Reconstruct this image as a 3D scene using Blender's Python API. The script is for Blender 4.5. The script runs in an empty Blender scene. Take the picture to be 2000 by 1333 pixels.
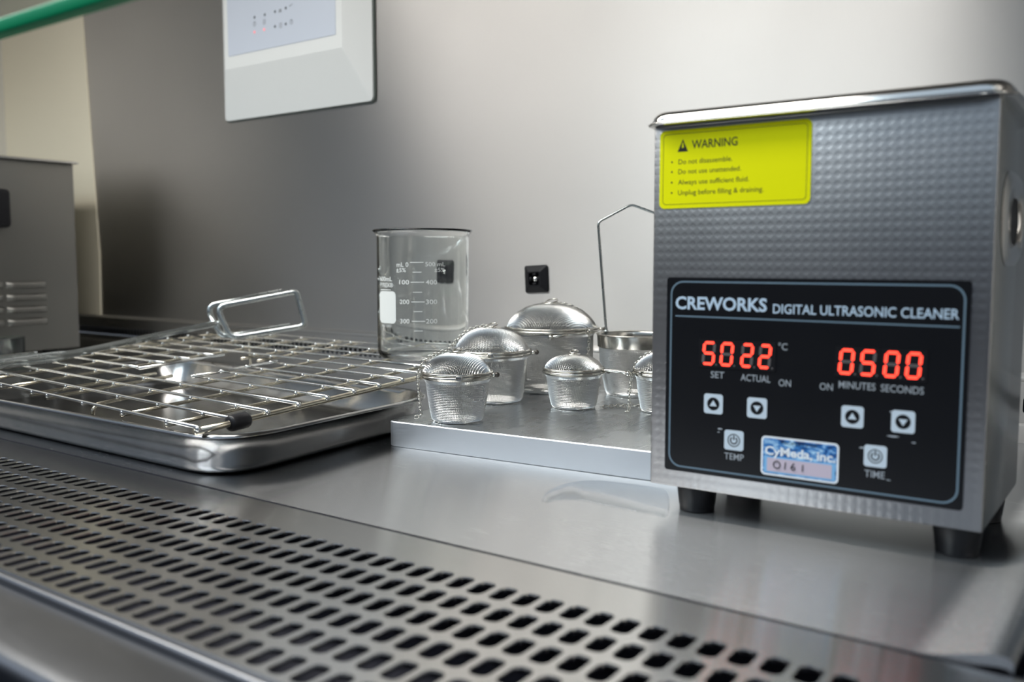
import bpy, bmesh, math, random
from mathutils import Vector, Matrix, noise
R = math.radians
PI = math.pi
random.seed(7)
sc = bpy.context.scene
col = sc.collection

# ---------------------------------------------------------------- camera
CAM = Vector((0.23519, -0.44867, 0.13854))
YAW, PITCH, FPX = 0.63302, -0.08659, 1809.1
cd = bpy.data.cameras.new('camera')
cam = bpy.data.objects.new('camera', cd)
col.objects.link(cam)
cam.location = CAM
cam.rotation_euler = (PI / 2 + PITCH, 0, YAW)
cd.sensor_width = 36.0
cd.sensor_fit = 'HORIZONTAL'
cd.lens = FPX / 2000 * 36
cd.clip_start = 0.01
cd.clip_end = 50
cd.dof.use_dof = True
cd.dof.focus_distance = 0.67
cd.dof.aperture_fstop = 7.5
sc.camera = cam

# ---------------------------------------------------------------- colour management
sc.view_settings.view_transform = 'Standard'
sc.view_settings.look = 'None'
sc.view_settings.gamma = 1.0
sc.view_settings.use_curve_mapping = False
sc.view_settings.exposure = 0.0

# ---------------------------------------------------------------- world: the lab outside the cabinet
w = bpy.data.worlds.new('lab_room')
sc.world = w
w.use_nodes = True
nt = w.node_tree
for n in list(nt.nodes):
    nt.nodes.remove(n)
wo = nt.nodes.new('ShaderNodeOutputWorld')
bg = nt.nodes.new('ShaderNodeBackground')
tc = nt.nodes.new('ShaderNodeTexCoord')
sx = nt.nodes.new('ShaderNodeSeparateXYZ')
cr = nt.nodes.new('ShaderNodeValToRGB')
mr = nt.nodes.new('ShaderNodeMapRange')
mr.inputs['From Min'].default_value = -1
mr.inputs['From Max'].default_value = 1
nt.links.new(tc.outputs['Generated'], sx.inputs[0])
nt.links.new(sx.outputs['Z'], mr.inputs['Value'])
nt.links.new(mr.outputs[0], cr.inputs[0])
nt.links.new(cr.outputs[0], bg.inputs[0])
nt.links.new(bg.outputs[0], wo.inputs[0])
e = cr.color_ramp.elements
e[0].position = 0.0
e[0].color = (0.008, 0.010, 0.016, 1)
e[1].position = 1.0
e[1].color = (0.60, 0.70, 0.86, 1)
for p, c in ((0.47, (0.022, 0.027, 0.038, 1)), (0.52, (0.065, 0.073, 0.090, 1)), (0.62, (0.14, 0.16, 0.20, 1)), (0.76, (0.58, 0.68, 0.84, 1))):
    k = e.new(p)
    k.color = c
bg.inputs['Strength'].default_value = 1.0


def area_light(name, loc, rot, sx_, sy_, power, colour):
    ld = bpy.data.lights.new(name, 'AREA')
    ld.shape = 'RECTANGLE'
    ld.size = sx_
    ld.size_y = sy_
    ld.energy = power
    ld.color = colour
    o = bpy.data.objects.new(name, ld)
    col.objects.link(o)
    o.location = loc
    o.rotation_euler = rot
    return o


# the cabinet's own fluorescent lamp, under the ceiling near the front
area_light('cabinet_lamp', (-0.56, -0.19, 0.715), (0, 0, 0), 1.06, 0.12, 8.2, (1.0, 0.965, 0.91))


# the lab's ceiling panel, high behind the photographer
area_light('lab_ceiling_light', (-1.05, -1.60, 1.90), (R(40), R(-18), 0), 1.2, 1.0, 31.0, (0.88, 0.94, 1.0))


# ---------------------------------------------------------------- materials
def mat_new(name):
    m = bpy.data.materials.new(name)
    m.use_nodes = True
    t = m.node_tree
    return m, t, t.nodes['Principled BSDF']


def plain(name, colour, rough=0.5, metal=0.0, spec=0.5, noise_amt=0.0, noise_scale=60, coat=0.0):
    m, t, b = mat_new(name)
    b.inputs['Base Color'].default_value = (*colour, 1)
    b.inputs['Roughness'].default_value = rough
    b.inputs['Metallic'].default_value = metal
    b.inputs['Specular IOR Level'].default_value = spec
    b.inputs['Coat Weight'].default_value = coat
    if noise_amt:
        tcn = t.nodes.new('ShaderNodeTexCoord')
        nz = t.nodes.new('ShaderNodeTexNoise')
        nz.inputs['Scale'].default_value = noise_scale
        nz.inputs['Detail'].default_value = 4
        mrn = t.nodes.new('ShaderNodeMapRange')
        mrn.inputs['To Min'].default_value = max(0.02, rough - noise_amt)
        mrn.inputs['To Max'].default_value = rough + noise_amt
        t.links.new(tcn.outputs['Object'], nz.inputs['Vector'])
        t.links.new(nz.outputs['Fac'], mrn.inputs['Value'])
        t.links.new(mrn.outputs[0], b.inputs['Roughness'])
    return m


def steel(name, colour=(0.60, 0.59, 0.57), rough=0.28, aniso=0.0, stretch=(1, 1, 1), bump=0.0,
          vary=0.06, blotch=0.0, scale=40, emboss=None, blotch_scale=6):
    """stainless steel: brushing noise in the bump, blotchy roughness, optional embossed dots"""
    m, t, b = mat_new(name)
    b.inputs['Metallic'].default_value = 1.0
    b.inputs['Base Color'].default_value = (*colour, 1)
    b.inputs['Roughness'].default_value = rough
    tcn = t.nodes.new('ShaderNodeTexCoord')
    mp = t.nodes.new('ShaderNodeMapping')
    mp.inputs['Scale'].default_value = stretch
    t.links.new(tcn.outputs['Object'], mp.inputs['Vector'])
    nz = t.nodes.new('ShaderNodeTexNoise')
    nz.inputs['Scale'].default_value = scale
    nz.inputs['Detail'].default_value = 6
    t.links.new(mp.outputs[0], nz.inputs['Vector'])
    nb = t.nodes.new('ShaderNodeTexNoise')
    nb.inputs['Scale'].default_value = blotch_scale
    nb.inputs['Detail'].default_value = 5
    t.links.new(tcn.outputs['Object'], nb.inputs['Vector'])
    mx = t.nodes.new('ShaderNodeMath')
    mx.operation = 'MULTIPLY_ADD'
    mx.inputs[1].default_value = vary * 2
    mx.inputs[2].default_value = rough - vary
    t.links.new(nz.outputs['Fac'], mx.inputs[0])
    ma = t.nodes.new('ShaderNodeMath')
    ma.operation = 'MULTIPLY_ADD'
    ma.inputs[1].default_value = blotch * 2
    t.links.new(nb.outputs['Fac'], ma.inputs[0])
    t.links.new(mx.outputs[0], ma.inputs[2])
    ms = t.nodes.new('ShaderNodeMath')
    ms.operation = 'SUBTRACT'
    ms.inputs[1].default_value = blotch
    ms.use_clamp = True
    t.links.new(ma.outputs[0], ms.inputs[0])
    t.links.new(ms.outputs[0], b.inputs['Roughness'])
    height = None
    if bump:
        height = nz.outputs['Fac']
        bp = t.nodes.new('ShaderNodeBump')
        bp.inputs['Strength'].default_value = bump
        bp.inputs['Distance'].default_value = 0.0002
        t.links.new(height, bp.inputs['Height'])
        t.links.new(bp.outputs[0], b.inputs['Normal'])
    if emboss:
        pitch, dist, strength = emboss
        sp = t.nodes.new('ShaderNodeSeparateXYZ')
        t.links.new(tcn.outputs['Object'], sp.inputs[0])
        cs = []
        for ax in ('X', 'Z'):
            a = t.nodes.new('ShaderNodeMath')
            a.operation = 'MULTIPLY'
            a.inputs[1].default_value = 2 * PI / pitch
            t.links.new(sp.outputs[ax], a.inputs[0])
            c = t.nodes.new('ShaderNodeMath')
            c.operation = 'COSINE'
            t.links.new(a.outputs[0], c.inputs[0])
            cs.append(c)
        ad = t.nodes.new('ShaderNodeMath')
        ad.operation = 'ADD'
        t.links.new(cs[0].outputs[0], ad.inputs[0])
        t.links.new(cs[1].outputs[0], ad.inputs[1])
        mm = t.nodes.new('ShaderNodeMapRange')
        mm.interpolation_type = 'SMOOTHSTEP'
        mm.inputs['From Min'].default_value = -0.4
        mm.inputs['From Max'].default_value = 1.7
        t.links.new(ad.outputs[0], mm.inputs['Value'])
        bp2 = t.nodes.new('ShaderNodeBump')
        bp2.inputs['Strength'].default_value = strength
        bp2.inputs['Distance'].default_value = dist
        t.links.new(mm.outputs[0], bp2.inputs['Height'])
        if bump:
            t.links.new(bp.outputs[0], bp2.inputs['Normal'])
        t.links.new(bp2.outputs[0], b.inputs['Normal'])
    if aniso:
        b.inputs['Anisotropic'].default_value = aniso
        tg = t.nodes.new('ShaderNodeTangent')
        tg.direction_type = 'UV_MAP'
        tg.uv_map = 'UVMap'
        t.links.new(tg.outputs[0], b.inputs['Tangent'])
    return m


def glass(name, colour=(1, 1, 1), rough=0.0, ior=1.47):
    m, t, b = mat_new(name)
    b.inputs['Base Color'].default_value = (*colour, 1)
    b.inputs['Roughness'].default_value = rough
    b.inputs['IOR'].default_value = ior
    b.inputs['Transmission Weight'].default_value = 1.0
    return m


def thin_glass(name, tint=(0.93, 0.97, 0.95), ior=1.45):
    """a thin clear layer: see-through with a mirror sheen that grows at grazing angles"""
    m = bpy.data.materials.new(name)
    m.use_nodes = True
    t = m.node_tree
    for n in list(t.nodes):
        t.nodes.remove(n)
    out = t.nodes.new('ShaderNodeOutputMaterial')
    mx = t.nodes.new('ShaderNodeMixShader')
    lw = t.nodes.new('ShaderNodeLayerWeight')
    pw = t.nodes.new('ShaderNodeMath')
    pw.operation = 'POWER'
    pw.inputs[1].default_value = 5.0
    fr = t.nodes.new('ShaderNodeMath')
    fr.operation = 'MULTIPLY_ADD'
    f0 = ((ior - 1) / (ior + 1)) ** 2
    fr.inputs[1].default_value = 1 - f0
    fr.inputs[2].default_value = f0
    t.links.new(lw.outputs['Facing'], pw.inputs[0])
    t.links.new(pw.outputs[0], fr.inputs[0])
    tr = t.nodes.new('ShaderNodeBsdfTransparent')
    tr.inputs[0].default_value = (*tint, 1)
    gl = t.nodes.new('ShaderNodeBsdfGlossy')
    gl.inputs['Roughness'].default_value = 0.03
    t.links.new(fr.outputs[0], mx.inputs[0])
    t.links.new(tr.outputs[0], mx.inputs[1])
    t.links.new(gl.outputs[0], mx.inputs[2])
    t.links.new(mx.outputs[0], out.inputs[0])
    return m


def emit(name, colour, strength):
    m, t, b = mat_new(name)
    b.inputs['Base Color'].default_value = (*colour, 1)
    b.inputs['Emission Color'].default_value = (*colour, 1)
    b.inputs['Emission Strength'].default_value = strength
    return m


M = {}
M['wall'] = steel('brushed_steel_wall', (0.58, 0.565, 0.548), 0.42, 0.92, (60, 60, 1.2), 0.05, 0.05, 0.05, 30)
M['sidewall'] = plain('side_wall_sheet', (0.72, 0.71, 0.68), 0.5, 0.4, 0.5, 0.05, 8)
M['palesheet'] = plain('pale_beige_sheet', (0.86, 0.80, 0.64), 0.45, 0.2, 0.5, 0.05, 8)
M['floor'] = steel('work_surface_steel', (0.52, 0.525, 0.53), 0.265, 0.96, (1.5, 60, 60), 0.02, 0.02, 0.015, 30)
M['grille'] = steel('grille_steel', (0.54, 0.535, 0.52), 0.215, 0.95, (2, 40, 40), 0.02, 0.02, 0.015, 30)
M['sill'] = steel('sill_steel', (0.21, 0.215, 0.225), 0.32, 0, (2, 40, 40), 0.03, 0.04, 0.03, 30)
M['plenum'] = plain('plenum_dark_steel', (0.035, 0.036, 0.05), 0.55, 0.3)
M['ceiling'] = plain('ceiling_grey_paint', (0.30, 0.30, 0.29), 0.5)
M['frontpanel'] = steel('front_panel_steel', (0.55, 0.55, 0.54), 0.4)
M['case'] = steel('cleaner_case_steel', (0.40, 0.395, 0.40), 0.36, 0, (1, 1, 1), 0, 0.03, 0.03, 30, emboss=(0.0046, -0.0003, 0.22))
M['caseplain'] = steel('cleaner_side_steel', (0.52, 0.52, 0.50), 0.22, 0, (40, 40, 1), 0.02, 0.04, 0.03, 20)
M['polish'] = steel('polished_steel', (0.68, 0.67, 0.65), 0.13, 0, (1, 1, 1), 0, 0.03, 0.03, 30)
M['traysteel'] = steel('tray_steel', (0.34, 0.338, 0.335), 0.18, 0, (1, 1, 1), 0.02, 0.04, 0.07, 40, blotch_scale=22)
M['rackwire'] = steel('rack_wire_steel', (0.74, 0.74, 0.72), 0.22, 0, (1, 1, 1), 0, 0.03, 0.03, 60)
M['rackbar'] = steel('rack_bar_steel', (0.60, 0.555, 0.45), 0.2, 0, (1, 1, 1), 0, 0.03, 0.03, 60)
M['tongs'] = steel('tongs_steel', (0.52, 0.55, 0.54), 0.27, 0, (1, 1, 1), 0, 0.03, 0.03, 60)
M['block'] = steel('aluminium_plate', (0.62, 0.65, 0.69), 0.5, 0, (3, 60, 60), 0.05, 0.05, 0.06, 20, blotch_scale=30)
M['blocktop'] = steel('aluminium_plate_top', (0.61, 0.635, 0.65), 0.28, 0, (60, 3, 60), 0.05, 0.05, 0.07, 20, blotch_scale=35)
M['mesh'] = steel('mesh_wire_steel', (0.72, 0.715, 0.70), 0.28, 0, (1, 1, 1), 0, 0.02, 0.0, 60)
M['ring'] = steel('ring_steel', (0.62, 0.60, 0.55), 0.2, 0, (1, 1, 1), 0, 0.03, 0.02, 60)
M['darkmetal'] = plain('dark_rivet', (0.10, 0.09, 0.08), 0.4, 0.8)
M['greymachine'] = steel('grey_machine_steel', (0.22, 0.215, 0.20), 0.42, 0, (1, 40, 40), 0.02, 0.03, 0.03, 30)
M['rubber'] = plain('black_rubber', (0.012, 0.012, 0.014), 0.42, 0, 0.4, 0.06, 80)
M['blackplastic'] = plain('black_plastic', (0.008, 0.008, 0.010), 0.5, 0, 0.25, 0.05, 80)
M['panelblack'] = plain('panel_black_film', (0.0045, 0.005, 0.007), 0.34, 0, 0.35, 0.04, 30)
M['panelgrey'] = plain('panel_grey_print', (0.52, 0.66, 0.80), 0.45, 0, 0.4)
M['panelline'] = plain('panel_line_print', (0.14, 0.21, 0.27), 0.45, 0, 0.4)
M['panelsmall'] = plain('panel_small_print', (0.38, 0.42, 0.46), 0.5, 0, 0.4)
M['buttonface'] = plain('button_face', (0.60, 0.70, 0.79), 0.5, 0, 0.4)
M['display'] = plain('display_window', (0.012, 0.012, 0.014), 0.22, 0, 0.5)
M['segoff'] = plain('unlit_segment', (0.12, 0.11, 0.11), 0.4)
M['segon'] = emit('lit_red_segment', (1.0, 0.055, 0.03), 2.3)
M['yellow'] = plain('yellow_sticker', (0.90, 0.90, 0.0), 0.5, 0, 0.15)
M['ink'] = plain('black_ink', (0.010, 0.010, 0.008), 0.5)
M['olive'] = plain('olive_border_ink', (0.20, 0.20, 0.0), 0.5)
M['labelwhite'] = plain('label_white', (0.85, 0.90, 0.95), 0.35)
M['lightblue'] = plain('light_blue_print', (0.22, 0.50, 0.82), 0.4)
M['labelblank'] = plain('label_blank_field', (0.60, 0.52, 0.62), 0.4)
M['whiteplastic'] = plain('white_plastic', (0.76, 0.79, 0.79), 0.42, 0, 0.4)
M['labelpanel'] = plain('pale_blue_keypad', (0.58, 0.64, 0.74), 0.4, 0, 0.4)
M['greyink'] = plain('grey_ink', (0.10, 0.12, 0.15), 0.5)
M['paleink'] = plain('pale_grey_ink', (0.30, 0.33, 0.38), 0.5)
M['redlamp'] = emit('red_indicator', (1.0, 0.30, 0.34), 0.35)
M['gasket'] = plain('grey_gasket', (0.09, 0.11, 0.10), 0.6)
M['glass'] = glass('beaker_glass', (0.97, 0.99, 0.975), 0.0, 1.47)
M['dishglass'] = glass('frosted_dish_glass', (0.86, 0.95, 0.90), 0.12, 1.45)
M['enamel'] = plain('white_enamel_print', (0.78, 0.80, 0.78), 0.45)
M['sash'] = thin_glass('sash_glass', (0.95, 0.98, 0.97))
M['greenedge'] = plain('green_glass_edge', (0.0, 0.36, 0.14), 0.3, 0, 0.5)
M['water'] = thin_glass('water_film', (0.98, 0.99, 1.0), 1.33)
M['gapshade'] = plain('dark_joint_shade', (0.012, 0.013, 0.017), 0.8, 0, 0.05)
M['adhesive'] = plain('pale_adhesive', (0.55, 0.45, 0.25), 0.6)


def blue_water_material():
    m, t, b = mat_new('blue_water_print')
    tcn = t.nodes.new('ShaderNodeTexCoord')
    mp = t.nodes.new('ShaderNodeMapping')
    mp.inputs['Scale'].default_value = (1, 1, 2.2)
    nz = t.nodes.new('ShaderNodeTexNoise')
    nz.inputs['Scale'].default_value = 150
    nz.inputs['Detail'].default_value = 3
    nz.inputs['Distortion'].default_value = 1.2
    rp = t.nodes.new('ShaderNodeValToRGB')
    el = rp.color_ramp.elements
    el[0].position = 0.36
    el[0].color = (0.004, 0.045, 0.19, 1)
    el[1].position = 0.66
    el[1].color = (0.45, 0.72, 0.95, 1)
    k_ = el.new(0.5)
    k_.color = (0.03, 0.20, 0.55, 1)
    t.links.new(tcn.outputs['Object'], mp.inputs[0])
    t.links.new(mp.outputs[0], nz.inputs['Vector'])
    t.links.new(nz.outputs['Fac'], rp.inputs[0])
    t.links.new(rp.outputs[0], b.inputs['Base Color'])
    b.inputs['Roughness'].default_value = 0.35
    return m


M['bluewater'] = blue_water_material()


# ---------------------------------------------------------------- mesh builder
class MB:
    def __init__(s):
        s.v, s.f, s.mi, s.sm, s.uv = [], [], [], [], None

    def add(s, vs, fs, mi=0, smooth=False, xf=None):
        o = len(s.v)
        for p in vs:
            p = Vector(p)
            s.v.append(tuple(xf @ p if xf else p))
        for f in fs:
            s.f.append(tuple(i + o for i in f))
            s.mi.append(mi)
            s.sm.append(smooth)
        return s

    def box(s, c, d, bev=0.0, seg=2, mi=0, xf=None, smooth=True):
        bm = bmesh.new()
        bmesh.ops.create_cube(bm, size=1)
        for q in bm.verts:
            q.co = Vector((q.co.x * d[0] + c[0], q.co.y * d[1] + c[1], q.co.z * d[2] + c[2]))
        if bev:
            bmesh.ops.bevel(bm, geom=list(bm.edges), offset=bev, segments=seg, profile=0.5, affect='EDGES')
        s.bm(bm, mi, smooth and bev > 0, xf)
        return s

    def bm(s, bm, mi=0, smooth=False, xf=None):
        bm.verts.index_update()
        s.add([q.co for q in bm.verts], [[q.index for q in f.verts] for f in bm.faces], mi, smooth, xf)
        bm.free()

    def lathe(s, prof, n=48, c=(0, 0, 0), mi=0, smooth=True, close=False, xf=None):
        vs, fs = [], []
        m = len(prof)
        for i in range(n):
            a = 2 * PI * i / n
            for r, z in prof:
                vs.append((c[0] + r * math.cos(a), c[1] + r * math.sin(a), c[2] + z))
        last = m if close else m - 1
        for i in range(n):
            j = (i + 1) % n
            for k in range(last):
                k2 = (k + 1) % m
                fs.append((i * m + k, j * m + k, j * m + k2, i * m + k2))
        return s.add(vs, fs, mi, smooth, xf)

    def tube(s, path, r, n=8, closed=False, mi=0, caps=True, flat=None, xf=None):
        """round or flattened bar swept along a path; flat=(scale, axis) squashes the section"""
        P = [Vector(p) for p in path]
        m = len(P)
        vs, fs = [], []
        up = None
        rr = r if isinstance(r, (list, tuple)) else [r] * m
        for i in range(m):
            a = P[i - 1] if (i > 0 or closed) else P[i]
            b = P[(i + 1) % m] if (i < m - 1 or closed) else P[i]
            d = (b - a)
            d.normalize()
            if up is None:
                ref = Vector((0, 0, 1)) if abs(d.z) < 0.9 else Vector((1, 0, 0))
                if flat:
                    ref = Vector(flat[1])
                up = (ref - d * ref.dot(d)).normalized()
            else:
                if flat:
                    ref = Vector(flat[1])
                    if (ref - d * ref.dot(d)).length > 0.15:
                        up = (ref - d * ref.dot(d)).normalized()
                    else:
                        up = (up - d * up.dot(d)).normalized()
                else:
                    up = (up - d * up.dot(d)).normalized()
            sd = d.cross(up)
            # keep the bar's width at a bend
            k = 1.0
            for q in range(n):
                t = 2 * PI * q / n
                x, y = math.cos(t) * rr[i], math.sin(t) * rr[i]
                if flat:
                    x *= flat[0]
                vs.append(P[i] + sd * x * k + up * y)
        seg = m if closed else m - 1
        for i in range(seg):
            j = (i + 1) % m
            for q in range(n):
                q2 = (q + 1) % n
                fs.append((i * n + q, i * n + q2, j * n + q2, j * n + q))
        if caps and not closed:
            fs.append(tuple(range(n))[::-1])
            fs.append(tuple((m - 1) * n + q for q in range(n)))
        return s.add(vs, fs, mi, True, xf)

    def sphere(s, c, r, mi=0, u=12, v=8, sc_=(1, 1, 1), xf=None):
        bm = bmesh.new()
        bmesh.ops.create_uvsphere(bm, u_segments=u, v_segments=v, radius=r)
        for q in bm.verts:
            q.co = Vector((q.co.x * sc_[0] + c[0], q.co.y * sc_[1] + c[1], q.co.z * sc_[2] + c[2]))
        s.bm(bm, mi, True, xf)
        return s

    def poly(s, pts, thick, mi=0, xf=None, z0=0.0):
        """flat outline (x, y) extruded from z0 to z0+thick"""
        n = len(pts)
        vs = [(p[0], p[1], z0) for p in pts] + [(p[0], p[1], z0 + thick) for p in pts]
        fs = [tuple(range(n))[::-1], tuple(range(n, 2 * n))]
        for i in range(n):
            j = (i + 1) % n
            fs.append((i, j, n + j, n + i))
        return s.add(vs, fs, mi, False, xf)

    def ringpoly(s, outer, inner, thick, mi=0, xf=None, z0=0.0):
        n = len(outer)
        vs = [(p[0], p[1], z0) for p in outer] + [(p[0], p[1], z0) for p in inner]
        vs += [(p[0], p[1], z0 + thick) for p in outer] + [(p[0], p[1], z0 + thick) for p in inner]
        fs = []
        for i in range(n):
            j = (i + 1) % n
            fs.append((2 * n + i, 2 * n + j, 3 * n + j, 3 * n + i))
            fs.append((i, n + i, n + j, j))
            fs.append((i, j, 2 * n + j, 2 * n + i))
            fs.append((n + i, 3 * n + i, 3 * n + j, n + j))
        return s.add(vs, fs, mi, False, xf)

    def extrude_profile(s, prof, x0, x1, mi=0, smooth=False, nx=1):
        """open profile of (y, z) pulled along x"""
        m = len(prof)
        vs, fs = [], []
        for i in range(nx + 1):
            x = x0 + (x1 - x0) * i / nx
            vs += [(x, y, z) for y, z in prof]
        for i in range(nx):
            for k in range(m - 1):
                fs.append((i * m + k, i * m + k + 1, (i + 1) * m + k + 1, (i + 1) * m + k))
        return s.add(vs, fs, mi, smooth)

    def mesh(s, name, mats, uvfun=None, merge=True):
        me = bpy.data.meshes.new(name)
        me.from_pydata(s.v, [], s.f)
        for m in mats:
            me.materials.append(m)
        for p, k, sm in zip(me.polygons, s.mi, s.sm):
            p.material_index = k
            p.use_smooth = sm
        if uvfun:
            ul = me.uv_layers.new(name='UVMap')
            for lp in me.loops:
                ul.data[lp.index].uv = uvfun(me.vertices[lp.vertex_index].co)
        bm = bmesh.new()
        bm.from_mesh(me)
        bmesh.ops.recalc_face_normals(bm, faces=bm.faces)
        bm.to_mesh(me)
        bm.free()
        me.update()
        return me

    def build(s, name, mats, parent=None, loc=None, uvfun=None, auto=None):
        if not isinstance(mats, (list, tuple)):
            mats = [mats]
        me = s.mesh(name, mats, uvfun)
        o = bpy.data.objects.new(name, me)
        col.objects.link(o)
        if parent:
            o.parent = parent
        if loc:
            o.location = loc
        if auto is not None:
            try:
                me.set_sharp_from_angle(angle=R(auto))
            except Exception:
                pass
        return o


def rrect(x0, y0, x1, y1, r, n=6):
    pts = []
    for cx, cy, a0 in ((x1 - r, y1 - r, 0), (x0 + r, y1 - r, 90), (x0 + r, y0 + r, 180), (x1 - r, y0 + r, 270)):
        for i in range(n + 1):
            a = R(a0 + 90 * i / n)
            pts.append((cx + r * math.cos(a), cy + r * math.sin(a)))
    return pts


def circle(cx, cy, r, n=28):
    return [(cx + r * math.cos(2 * PI * i / n), cy + r * math.sin(2 * PI * i / n)) for i in range(n)]


_textcache = {}


def text_geo(s, bold=0.0):
    key = (s, bold)
    if key not in _textcache:
        cu = bpy.data.curves.new('lettering_curve', 'FONT')
        cu.body = s
        cu.size = 1
        cu.resolution_u = 3
        cu.offset = bold
        ob = bpy.data.objects.new('lettering_curve', cu)
        me = bpy.data.meshes.new_from_object(ob)
        _textcache[key] = ([v.co.copy() for v in me.vertices], [tuple(p.vertices) for p in me.polygons])
        bpy.data.meshes.remove(me)
        bpy.data.objects.remove(ob)
        bpy.data.curves.remove(cu)
    return _textcache[key]


def put_text(mb, s, x0, x1, y0, y1, mi, z=0.0, bold=0.0, xf=None, ref=None):
    """lettering filling the width x0..x1; y0 is the baseline, y1 the height of a capital (ref)"""
    vs, fs = text_geo(s, bold)
    rv, _ = text_geo(ref or 'H', bold)
    ax, bx = min(v.x for v in vs), max(v.x for v in vs)
    ay, by = min(v.y for v in rv), max(v.y for v in rv)
    kx = (x1 - x0) / (bx - ax)
    ky = (y1 - y0) / (by - ay)
    mb.add([(x0 + (v.x - ax) * kx, y0 + (v.y - ay) * ky, z) for v in vs], fs, mi, False, xf)


def thing(name, label, cat, loc=(0, 0, 0), rz=0.0, group=None):
    o = bpy.data.objects.new(name, None)
    col.objects.link(o)
    o.empty_display_size = 0.02
    o.location = loc
    o.rotation_euler = (0, 0, rz)
    o['label'] = label
    o['category'] = cat
    if group:
        o['group'] = group
    return o


def tag(o, label, cat, group=None):
    o['label'] = label
    o['category'] = cat
    if group:
        o['group'] = group
    return o


def structure(o, label=None, cat=None):
    o['kind'] = 'structure'
    if label:
        o['label'] = label
        o['category'] = cat
    return o


# ================================================================ THE SETTING
YB = 0.35                 # back wall
XL, XR = -1.44, 0.46      # side walls
ZC = 0.74                 # ceiling
SEAM = -0.1075            # joint between work surface and intake grille
GF = -0.2565              # front edge of the grille

# work surface: flat tray with a dished edge at its right end and a small lip to the front
mb = MB()
N = 60
xs = [XL] + [XL + (0.160 - XL) * i / 24 for i in range(1, 25)]
ramp = [(0.160, 0), (0.164, 0.0001), (0.168, 0.0006), (0.173, 0.0018), (0.179, 0.0036), (0.185, 0.0050), (0.189, 0.0055), (0.1915, 0.0053), (0.193, 0.0043), (0.1935, 0.003), (0.1935, -0.01)]
prof_x = [(x, 0.0) for x in xs[:-1]] + ramp
ys = [SEAM, SEAM + 0.0001, SEAM + 0.002, SEAM + 0.006, -0.05, 0.05, 0.15, 0.25, YB - 0.004]
zoff = [-0.004, 0, 0, 0, 0, 0, 0, 0, 0]
vs, fs = [], []
for x, z in prof_x:
    for y, dz in zip(ys, zoff):
        vs.append((x, y, z + dz))
m_ = len(ys)
for i in range(len(prof_x) - 1):
    for k in range(m_ - 1):
        fs.append((i * m_ + k, (i + 1) * m_ + k, (i + 1) * m_ + k + 1, i * m_ + k + 1))
mb.add(vs, fs, 0, True)
structure(mb.build('floor', M['floor'], uvfun=lambda c: (c.y, c.x), auto=35))
# second tray section beyond the dished edge, to the right wall
mb = MB()
mb.extrude_profile([(SEAM, -0.004), (SEAM + 0.002, 0), (0.0, 0), (YB - 0.004, 0)], 0.197, XR, 0, False, 4)
structure(mb.build('floor', M['floor'], uvfun=lambda c: (c.y, c.x)))

# back wall
mb = MB()
mb.add([(XL, YB, 0.052), (XR, YB, 0.052), (XR, YB, ZC), (XL, YB, ZC), (XL, YB + 0.004, 0.052), (XR, YB + 0.004, 0.052), (XR, YB + 0.004, ZC), (XL, YB + 0.004, ZC)],
       [(0, 1, 2, 3), (4, 7, 6, 5), (0, 4, 5, 1)])
structure(mb.build('wall_back', M['wall'], uvfun=lambda c: (c.z, c.x)))
mb = MB()
mb.box((XL - 0.004, 0.5 * (YB + GF), ZC / 2 - 0.05), (0.008, YB - GF, ZC + 0.1))
structure(mb.build('wall_left', M['sidewall'], uvfun=lambda c: (c.z, c.y)))
mb = MB()
mb.box((XR + 0.004, 0.5 * (YB + GF), ZC / 2 - 0.05), (0.008, YB - GF, ZC + 0.1))
structure(mb.build('wall_right', M['wall'], uvfun=lambda c: (c.z, c.y)))
mb = MB()
mb.box((0.5 * (XL + XR), 0.5 * (YB - 0.22), ZC + 0.005), (XR - XL, YB + 0.22, 0.01))
structure(mb.build('ceiling', M['ceiling']))
mb = MB()
mb.box((0.5 * (XL + XR), -0.235, ZC + 0.15), (XR - XL, 0.03, 0.30))
structure(mb.build('wall_front', M['frontpanel']))

# thin pale beige sheet over the left end of the back wall
mb = MB()
mb.add([(XL, YB - 0.0015, 0.053), (-1.160, YB - 0.0015, 0.053), (-1.157, YB - 0.0015, 0.146), (-1.1807, YB - 0.0015, 0.543), (-1.192, YB - 0.0015, ZC), (XL, YB - 0.0015, ZC),
        (-1.160, YB, 0.053), (-1.157, YB, 0.146), (-1.1807, YB, 0.543), (-1.192, YB, ZC)],
       [(0, 1, 2, 3, 4, 5), (1, 6, 7, 2), (2, 7, 8, 3), (3, 8, 9, 4)])
structure(mb.build('trim_3', M['palesheet']))

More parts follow.
